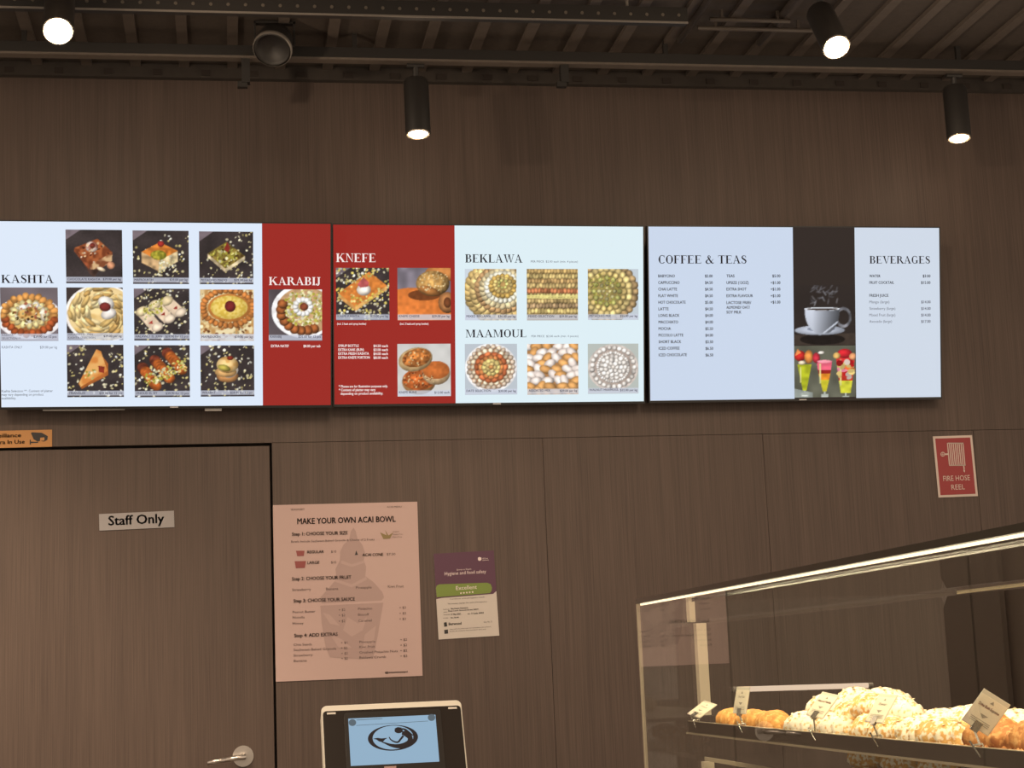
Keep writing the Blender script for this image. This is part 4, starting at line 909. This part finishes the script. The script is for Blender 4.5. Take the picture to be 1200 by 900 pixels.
for P_ in ([(690, 402, 22), (722, 408, 40), (744, 432, 34), (740, 462, 34), (706, 484, 36), (660, 490, 28), (612, 482, 18), (575, 468, 10), (556, 462, 6)], [(700, 420, 14), (682, 442, 13), (664, 462, 12), (640, 460, 10), (616, 446, 8), (604, 428, 6)], [(690, 372, 8), (712, 380, 14), (736, 398, 14), (764, 418, 6)]):
    for qd in stroke(P_, 6): zs(mb, [tuple(x) for x in qd], SO)
zs(mb, [(668+28*math.cos(i*math.pi/9), 384+20*math.sin(i*math.pi/9)) for i in range(18)], SO); zs(mb, [(640, 372), (662, 362), (690, 366), (676, 378), (650, 392), (658, 382)], SO)
zs(mb, [(556, 462), (536, 458), (520, 446), (496, 440), (528, 434), (552, 438), (594, 434), (576, 446), (566, 458)], SO); mb.build('mermaid_emblem', M_LOGO, hd)
mb = MB()
for cx, cy in ((359, 332), (888, 298)): zs(mb, [(cx+25*math.cos(i*math.pi/9), cy+23*math.sin(i*math.pi/9)) for i in range(18)], SO)
zs(mb, [(384, 350), (866, 320), (866, 323), (384, 353)], SO); zs(mb, [(386, 313), (560, 303), (560, 307), (386, 317)], SO); mb.build('corner_buttons', emat('button_grey', rgb(92, 104, 112)), hd)
MB().box(-0.020, 0.0, -0.0042, -0.003, sv0-0.012, sv0-0.004).build('maker_mark', pmat('mark_pink', (0.45, 0.30, 0.28, 1), 0.5), hd)
MB().tube((0, 0.05, 0.01), (0, 0.06, 0.20), 0.022, 16).build('stand_neck', M_BLACK, pos, smooth=True)
MB().lathe([(0, 0.0), (0.10, 0.0), (0.10, 0.006), (0.09, 0.012), (0, 0.012)], 32, (0, 0.05, 0)).build('stand_base', M_BLACK, pos)

# ================================================================ GLASS DISPLAY CASE
X1, X2, YF, YN, ZT = 0.953, 1.765, -1.975, -4.55, 1.499
case = empty('display_case', (X1, YF, 0.0)); tag(case, 'glass pastry display case at lower right, lit from inside', 'display case')
def cp(mb, name, mat, **kw):
    mb.v = [(x-X1, y-YF, z) for x, y, z in mb.v]; return mb.build(name, mat, case, **kw)
M_CASE = pmat('dark_brown_case', (0.050, 0.038, 0.030, 1), 0.5, noise=0.15)
M_LED = emat('led_strip', (1.0, 0.80, 0.52, 1), 2.2)
cp(MB().box(X1, X2, YN, YF, 0.0, 0.93), 'base_cabinet', M_CASE)
cp(MB().box(X1+.02, X2-.02, YN+.02, YF-.02, 0.93, 0.945), 'lower_deck', pmat('deck_steel', (0.5, 0.47, 0.42, 1), 0.4, metal=0.6))
cp(MB().box(X1, X1+0.006, YN, YF, 0.93, 1.488), 'front_pane', M_GLASS)
cp(MB().box(X1+0.008, X2-.008, YF-0.006, YF, 0.93, 1.488), 'end_pane', M_GLASS)
cp(MB().box(X1+.012, X2, YN, YF, 1.489, 1.497), 'top_pane', M_GLASS2)
cp(MB().box(X1-.002, X1+0.011, YN, YF+.002, 1.4885, 1.4995), 'top_rail', pmat('case_black_rail', (0.03, 0.027, 0.02, 1), 0.3))
cp(MB().box(X1+.0065, X1+0.012, YN, YF-.007, 1.4840, 1.4880), 'led_strip', M_LED)
cp(MB().box(X1-.0015, X1+.0065, YF-.004, YF+.002, 0.93, 1.4880), 'edge_strip', pmat('pale_glass_edge', (0.42, 0.36, 0.27, 1), 0.3))
cp(MB().box(1.055, 1.060, YN, YF-.12, 1.4850, 1.4885), 'inner_rail', pmat('satin_grey_rail', (0.016, 0.016, 0.016, 1), 0.5))
cp(MB().box(X2-.008, X2, YN, YF, 1.4850, 1.4885), 'rear_rail', pmat('brass_rail', (0.80, 0.68, 0.44, 1), 0.4))
# rear sliding doors, chamfered upper corner
ze = 1.4795
def rear_door(y0, y1, x, chamf):
    c = 0.028; n = []
    pts = [(y0, 0.95), (y1, 0.95), (y1, ze-(c if chamf else 0)), (y1-(c if chamf else 0), ze), (y0, ze)] if chamf else [(y0, 0.95), (y1, 0.95), (y1, ze), (y0, ze)]
    k_ = len(pts); vs_ = [(x, a, b_) for a, b_ in pts]+[(x+.012, a, b_) for a, b_ in pts]
    fs = [tuple(range(k_-1, -1, -1)), tuple(range(k_, 2*k_))]+[(i, (i+1) % k_, k_+(i+1) % k_, k_+i) for i in range(k_)]
    return cp(MB().add(vs_, fs), 'rear_door', pmat('rear_door_brown', (0.022, 0.014, 0.010, 1), 0.45))
rear_door(-2.30, YF-.010, 1.715, True); rear_door(-3.45, -2.2, 1.735, False); rear_door(YN, -3.4, 1.715, False)
# lit corner post and the rail of the end frame
for z0, z1, xo in ((0.95, 1.1165, 1.098), (1.2235, 1.437, 1.098), (1.440, 1.4885, 1.078)):
    cp(MB().box(xo-.012 if z1 < 1.44 else xo-.007, xo+.012 if z1 < 1.44 else xo+.007, YF-.035, YF-.008, z0, z1), 'post', pmat('pale_post', (0.70, 0.60, 0.46, 1), 0.4))
# shelf carrying the pastries
cp(MB().box(0.968, 1.70, YN+.02, -2.345, 1.1985, 1.206), 'shelf', M_CASE)
cp(MB().box(0.963, 0.968, YN+.02, -2.345, 1.1985, 1.223), 'shelf_lip', pmat('shelf_lip_brown', (0.075, 0.06, 0.05, 1), 0.35))
cp(MB().box(0.9615, 0.9645, YN+.02, -2.33, 1.1965, 1.2000), 'shelf_edge', pmat('shelf_edge_pale', (0.45, 0.38, 0.28, 1), 0.4))
cp(MB().box(0.9625, 0.9675, YN+.02, -2.345, 1.2232, 1.2242), 'lip_edge', pmat('lip_edge_pale', (0.55, 0.47, 0.34, 1), 0.35))
for y in (-2.36, -3.3, -4.4): cp(MB().box(1.66, 1.70, y-.02, y, 0.945, 1.1985), 'shelf_support', M_CASE)
for y in (-2.36, -3.3, -4.4): cp(MB().box(1.70, 1.715, y-.02, y, 1.18, 1.206), 'shelf_bracket', M_CASE)
cp(MB().box(1.085, 1.70, YN+.02, YF-.05, 1.122, 1.128), 'lower_glass_shelf', M_GLASS)
cp(MB().box(1.083, 1.086, YN+.02, YF-.05, 1.1205, 1.1295), 'lower_shelf_edge', pmat('lip_edge_pale', (0.55, 0.47, 0.34, 1)))
# warm tube across the end of the case
a_, b_ = on_y(865, 806, -2.02), on_y(1017, 803, -2.02)
tb = empty('tube_lamp', ((a_[0]+b_[0])/2, -2.02, (a_[2]+b_[2])/2)); tag(tb, 'slim pinkish white tube light across the far end of the case', 'tube light')
L = (b_[0]-a_[0])/2
MB().tube((-L, 0, 0), (L, 0, -0.004), 0.0062, 14).build('tube', emat('tube_glow', rgb(246, 214, 186), 1.05), tb, smooth=True)
for s_ in (-1, 1): MB().tube((s_*L, 0, -0.002*(1+s_)), (s_*(L+.012), 0, -0.002*(1+s_)), 0.0066, 12).build('end_cap', M_GREY, tb)
MB().box(-0.01, 0.01, 0.004, 0.039, -0.010, 0.004).build('bracket', M_GREY, tb)
# case light: the LED strip under the top rail
for yy in (-2.65, -3.35, -4.05):
    ld = bpy.data.lights.new('case_led_light', 'AREA'); ld.shape = 'RECTANGLE'; ld.size = 0.66; ld.size_y = 0.004; ld.energy = 2.4; ld.color = (1.0, 0.80, 0.50)
    o = bpy.data.objects.new('case_led_light', ld); COL.objects.link(o); o.location = (X1+.0150, yy, 1.4850)
    dz = -Vector((0.20, 0, -0.27)).normalized(); dx = Vector((0, 1, 0)); dy = dz.cross(dx)
    o.rotation_euler = Matrix((dx, dy, dz)).transposed().to_euler()

# ---------------------------------------------------------------- pastries
M_GOLD = pastry_mat('golden_crust', (0.80, 0.40, 0.10, 1), (0.55, 0.20, 0.035, 1), (0.85, 0.50, 0.16, 1), 0.25)
M_SUGAR = pastry_mat('sugar_dusted_crust', (0.80, 0.52, 0.20, 1), (0.62, 0.30, 0.08, 1), (0.93, 0.88, 0.76, 1), 0.62)
M_SUGAR2 = pastry_mat('lightly_dusted_crust', (0.80, 0.48, 0.16, 1), (0.58, 0.26, 0.06, 1), (0.93, 0.87, 0.72, 1), 0.36)
M_CRUMB = pastry_mat('brown_crumb_crust', (0.55, 0.24, 0.07, 1), (0.34, 0.12, 0.035, 1), (0.72, 0.40, 0.15, 1), 0.30)
M_FLAKE = pmat('almond_flake', (0.90, 0.80, 0.58, 1), 0.6)
def croissant_mesh(name, mat, L=0.115, R=0.030, bend=0.9, seed=0, rough=0.0):
    rg = random.Random(seed); n, k = 40, 18; V = []; Fc = []
    for i in range(n+1):
        s = -1+2*i/n; a = s*bend; rad = L/(2*math.sin(bend)) if bend > 0.05 else 1e3
        c = Vector((rad*math.sin(a), rad*(math.cos(a)-1), 0)); tn = Vector((math.cos(a), -math.sin(a), 0)); nr = Vector((math.sin(a), math.cos(a), 0))
        ph = (abs(s)*3.6) % 1.0; ridge = 1.0+0.24*(1-ph)-0.11
        r = R*(max(0.0, 1-abs(s)**2.6))**0.55*ridge+0.002
        for j in range(k):
            t = 2*math.pi*j/k; rr = r*(1+rough*rg.uniform(-1, 1)+0.05*math.sin(3*t+5*s+seed))
            V.append(c+nr*rr*math.cos(t)*1.12+Vector((0, 0, rr*math.sin(t)*(0.92 if math.sin(t) > 0 else 0.72)+R*0.70)))
    for i in range(n):
        for j in range(k): Fc.append((i*k+j, (i+1)*k+j, (i+1)*k+(j+1) % k, i*k+(j+1) % k))
    Fc += [tuple(range(k)), tuple(range((n+1)*k-1, n*k-1, -1))]
    return MB().add(V, Fc).mesh(name, mat, True), V
def flakes_mesh(V, n, seed, R):
    rg = random.Random(seed); mb = MB(); top = [v for v in V if v.z > R*0.75]
    for _ in range(n):
        v = rg.choice(top); c = Vector((v.x, v.y, v.z+0.001)); a = rg.uniform(0, 6.28); u = Vector((math.cos(a), math.sin(a), rg.uniform(-.4, .4))); w_ = Vector((-math.sin(a), math.cos(a), rg.uniform(-.4, .4)))
        l, s = rg.uniform(.0025, .005), rg.uniform(.0015, .003)
        mb.add([c+u*l, c+w_*s, c-u*l, c-w_*s, c+Vector((0, 0, .0012))], [(0, 1, 4), (1, 2, 4), (2, 3, 4), (3, 0, 4), (3, 2, 1, 0)])
    return mb.mesh('almond_flakes', M_FLAKE)
KIND = {}
for kk, mat, L, R, bend, rough in (('gold', M_GOLD, .10, .025, .9, 0), ('sugar', M_SUGAR, .115, .025, .75, .02), ('light', M_SUGAR2, .115, .025, .8, .02), ('long', M_SUGAR, .14, .026, .25, .02), ('crumb', M_CRUMB, .11, .028, .3, .09)):
    me, V = croissant_mesh('pastry', mat, L, R, bend, len(KIND), rough); KIND[kk] = (me, flakes_mesh(V, 34, len(KIND), R) if kk in ('sugar', 'light', 'long') else None)
ZS = 1.2075
def pastry(kind, x, y, z, rz, label, group, name='croissant', tilt=0.0, roll=0.0):
    me, fl_ = KIND[kind]; o = new_obj(name, me); o.location = (x, y, z); o.rotation_euler = (roll, tilt, math.radians(rz)); tag(o, label, 'pastry', group)
    if fl_: f_ = new_obj('almond_flakes', fl_, o); f_['kind'] = 'stuff'
    return o
gA = 'plain golden croissants at the far end of the shelf'
pastry('gold', 1.015, -2.50, ZS, 80, 'plain golden croissant at the far end beside the first price card', gA)
pastry('gold', 1.015, -2.645, ZS, 95, 'plain golden croissant behind the second price card', gA)
pastry('gold', 1.015, -2.775, ZS, 70, 'plain golden croissant touching the sugar-dusted ones', gA)
gB = 'sugar-dusted almond croissants in the first pile'
pastry('sugar', 1.02, -2.93, ZS, 85, 'sugar-dusted croissant lowest and leftmost of the pale pile', gB)
pastry('sugar', 1.02, -3.075, ZS, 92, 'sugar-dusted croissant below the third price card', gB)
pastry('light', 1.105, -2.88, ZS, 96, 'sugar-dusted croissant in the second row behind the pale pile front', gB)
pastry('sugar', 1.06, -2.945, ZS+.030, 88, 'sugar-dusted croissant on top at the left end of the pale pile', gB, tilt=.05)
pastry('light', 1.03, -3.235, ZS, 80, 'lightly dusted croissant in front between the third and fourth cards', gB)
pastry('light', 1.065, -3.06, ZS+.020, 70, 'golden lightly dusted croissant in the middle of the pile', gB)
pastry('sugar', 1.105, -2.98, ZS+.040, 92, 'sugar-dusted croissant at the top of the pile behind the third card', gB)
pastry('sugar', 1.10, -3.125, ZS+.040, 100, 'sugar-dusted croissant at the top of the pile right of the third card', gB)
pastry('light', 1.06, -3.165, ZS+.034, 84, 'dusted croissant leaning on the pile left of the fourth card', gB)
pastry('sugar', 1.20, -3.00, ZS, 90, 'sugar-dusted croissant deep inside the first pile, nearer the third card', gB)
pastry('sugar', 1.19, -3.14, ZS, 95, 'sugar-dusted croissant deep inside the first pile, nearer the fourth card', gB)
pastry('light', 1.02, -3.345, ZS, 88, 'dusted croissant behind the foot of the fourth card', gB)
pastry('sugar', 1.06, -3.27, ZS+.032, 96, 'dusted croissant resting on top behind the fourth card', gB, tilt=-.12)
gC = 'sugar-dusted flat pastries in the second pile'
pastry('long', 1.03, -3.455, ZS, 92, 'long dusted pastry right of the fourth card', gC)
pastry('light', 1.01, -3.575, ZS+.004, 100, 'golden striped dusted croissant between the fourth and fifth cards', gC)
pastry('long', 1.10, -3.37, ZS+.006, 84, 'long dusted pastry behind the striped croissant', gC)
pastry('long', 1.09, -3.50, ZS+.014, 96, 'long dusted pastry at the back of the second pile', gC)
pastry('sugar', 1.10, -3.63, ZS+.012, 90, 'sugar-dusted pastry behind the fifth price card', gC)
pastry('long', 1.12, -3.76, ZS+.016, 92, 'sugar-dusted pastry at the back behind the brown crumb pastry', gC)
gD = 'brown crumb-coated pastries'
pastry('crumb', 1.016, -3.735, ZS+.002, 95, 'brown crumb-coated pastry at the right edge beside the fifth card', gD, 'crumb_pastry')
pastry('crumb', 1.02, -3.865, ZS+.002, 88, 'brown crumb-coated pastry cut off by the right edge of the photo', gD, 'crumb_pastry')
# crumbs of sugar and flakes fallen on the shelf, uncountable
rg = random.Random(3); mb = MB()
for _ in range(620):
    y = rg.uniform(-3.66, -2.86); x = 0.972+abs(rg.gauss(0, .012)); c = Vector((x, y, ZS+rg.uniform(0, .012))); l = rg.uniform(.002, .0055); a = rg.uniform(0, 6.3)
    u = Vector((math.cos(a), math.sin(a), rg.uniform(-.5, .5)))*l; w_ = Vector((-math.sin(a), math.cos(a), rg.uniform(-.5, .5)))*l*.6
    mb.add([c+u, c+w_, c-u, c-w_, c+Vector((0, 0, l*.5))], [(0, 1, 4), (1, 2, 4), (2, 3, 4), (3, 0, 4), (3, 2, 1, 0)])
o = mb.build('fallen_almond_flakes', M_FLAKE); tag(o, 'pale almond flakes scattered along the front of the shelf', 'flakes', kind='stuff')
mb = MB()
for _ in range(260):
    y = rg.uniform(-4.0, -3.66); x = 0.972+abs(rg.gauss(0, .014)); c = Vector((x, y, ZS+rg.uniform(0, .013))); l = rg.uniform(.003, .009); a = rg.uniform(0, 6.3)
    u = Vector((math.cos(a), math.sin(a), rg.uniform(-.5, .5)))*l; w_ = Vector((-math.sin(a), math.cos(a), rg.uniform(-.5, .5)))*l*.7
    mb.add([c+u, c+w_, c-u, c-w_, c+Vector((0, 0, l*.7))], [(0, 1, 4), (1, 2, 4), (2, 3, 4), (3, 0, 4), (3, 2, 1, 0)])
o = mb.build('brown_crumbs', M_CRUMB); tag(o, 'brown biscuit crumbs around the crumb-coated pastry', 'crumbs', kind='stuff')
for (y0, y1, lab) in ((-2.86, -2.40, 'white paper liner under the plain golden croissants'), (-3.80, -2.90, 'white paper liner under the sugar-dusted pastries')):
    o = MB().box(0.972, 1.40, y0, y1, 1.2062, 1.2070).build('paper_liner', M_WHITEP); tag(o, lab, 'paper', 'paper liners on the shelf')
# pastries on the lower deck, just entering the bottom of the frame
for i, (x, y) in enumerate(((1.25, -2.62), (1.25, -2.80), (1.25, -2.98))):
    pastry('light', x, y, 1.1285, 90, ('dusted pastry on the glass shelf below, leftmost', 'dusted pastry on the glass shelf below, middle one', 'dusted pastry on the glass shelf below, rightmost')[i], 'pastries on the lower glass shelf')

# ---------------------------------------------------------------- price cards on clips
M_CARD = pmat('cream_card', (0.74, 0.68, 0.54, 1), 0.5); M_CLEAR = pmat('clear_sleeve_edge', (0.62, 0.58, 0.48, 1), 0.2)
M_MAR = pmat('maroon_ink', (0.20, 0.045, 0.035, 1), 0.6); M_GINK = pmat('grey_ink', (0.30, 0.27, 0.22, 1), 0.6); M_CLIP = pmat('chrome_clip', (0.55, 0.52, 0.46, 1), 0.25, metal=0.9)
CW, CH = 0.040, 0.052
def price_card(rot, loc, text, label, foot_y):
    t = empty('price_card', loc, rot); tag(t, label, 'price card', 'price cards on clips along the shelf')
    MB().box(-CW/2, CW/2, 0, 0.0012, -CH/2, CH/2).build('sleeve', M_CLEAR, t)
    MB().box(-CW/2+.0012, CW/2-.0012, -0.0005, 0.0, -CH/2+.0012, CH/2-.006).build('card', M_CARD, t)
    mb = MB(); sans_into(mb, text, 0, 0.005, 0.0042, -0.0009, 0.030 if len(text) > 10 else 0.018, 'C', True); mb.build('product_name', M_MAR if len(text) > 10 else M_GINK, t)
    mb = MB(); mb.poly([(-.003, .013), (.003, .013), (0, .018)], -0.0009); mb.poly([(-.006, -.004), (.006, -.004), (0, -.009)], -0.0009)
    for zz in (-.013, -.0155, -.018): mb.box(-.014, .014, -.0009, -.0006, zz, zz+.0007)
    mb.build('small_print', M_GINK, t)
    # spring clip: jaw on the card, stem down to the lip, foot gripping the lip
    R_ = Euler(rot).to_matrix(); inv = R_.inverted()
    J = Vector((0, 0, -CH/2)); foot = inv @ (Vector((0.9655, foot_y, 1.226))-Vector(loc))
    MB().box(-.0055, .0055, -.0022, -.0012, -CH/2-.004, -CH/2+.011).box(-.0055, .0055, .0016, .0026, -CH/2-.004, -CH/2+.009).build('clip_jaw', M_CLIP, t)
    MB().tube(J+Vector((0, .001, -.002)), foot, 0.0016, 8).build('clip_stem', M_CLIP, t)
    mb = MB()
    fpts = [Vector((0.9595, foot_y-.012, 1.2115)), Vector((0.9595, foot_y+.010, 1.2260)), Vector((0.9720, foot_y+.006, 1.2275)), Vector((0.9720, foot_y+.002, 1.214))]
    lp = [inv @ (p_-Vector(loc)) for p_ in fpts]
    for i in range(3): mb.tube(lp[i], lp[i+1], 0.0013, 8)
    mb.tube(lp[1], lp[1]+(lp[1]-lp[0])*.35, .0013, 8); mb.build('clip_foot', M_CLIP, t)
    return t
price_card((-1.0423, 0.2392, -1.1241), (0.9746, -2.4213, 1.2495), 'Nutella', 'tiny price card leaning far back at the far left end of the shelf', -2.41)
price_card((-0.2473, 0.0403, -1.1834), (0.9742, -2.7094, 1.2709), 'Rose Rolls', 'upright narrow price card in front of the golden croissants', -2.74)
price_card((-0.7728, 0.1668, -1.1398), (0.9749, -3.1722, 1.2686), 'Almond Vanilla', 'leaning price card with maroon print left of the pile top', -3.155)
price_card((-0.6763, 0.0607, -1.2123), (0.9729, -3.4405, 1.2677), 'Zaatar', 'leaning grey-lettered price card in the middle of the shelf', -3.44)
price_card((0.3959, 0.603, -0.1427), (0.9738, -3.8079, 1.268), 'Dubai Bush Supreme', 'largest price card, turned diagonally, beside the brown crumb pastry', -3.80)
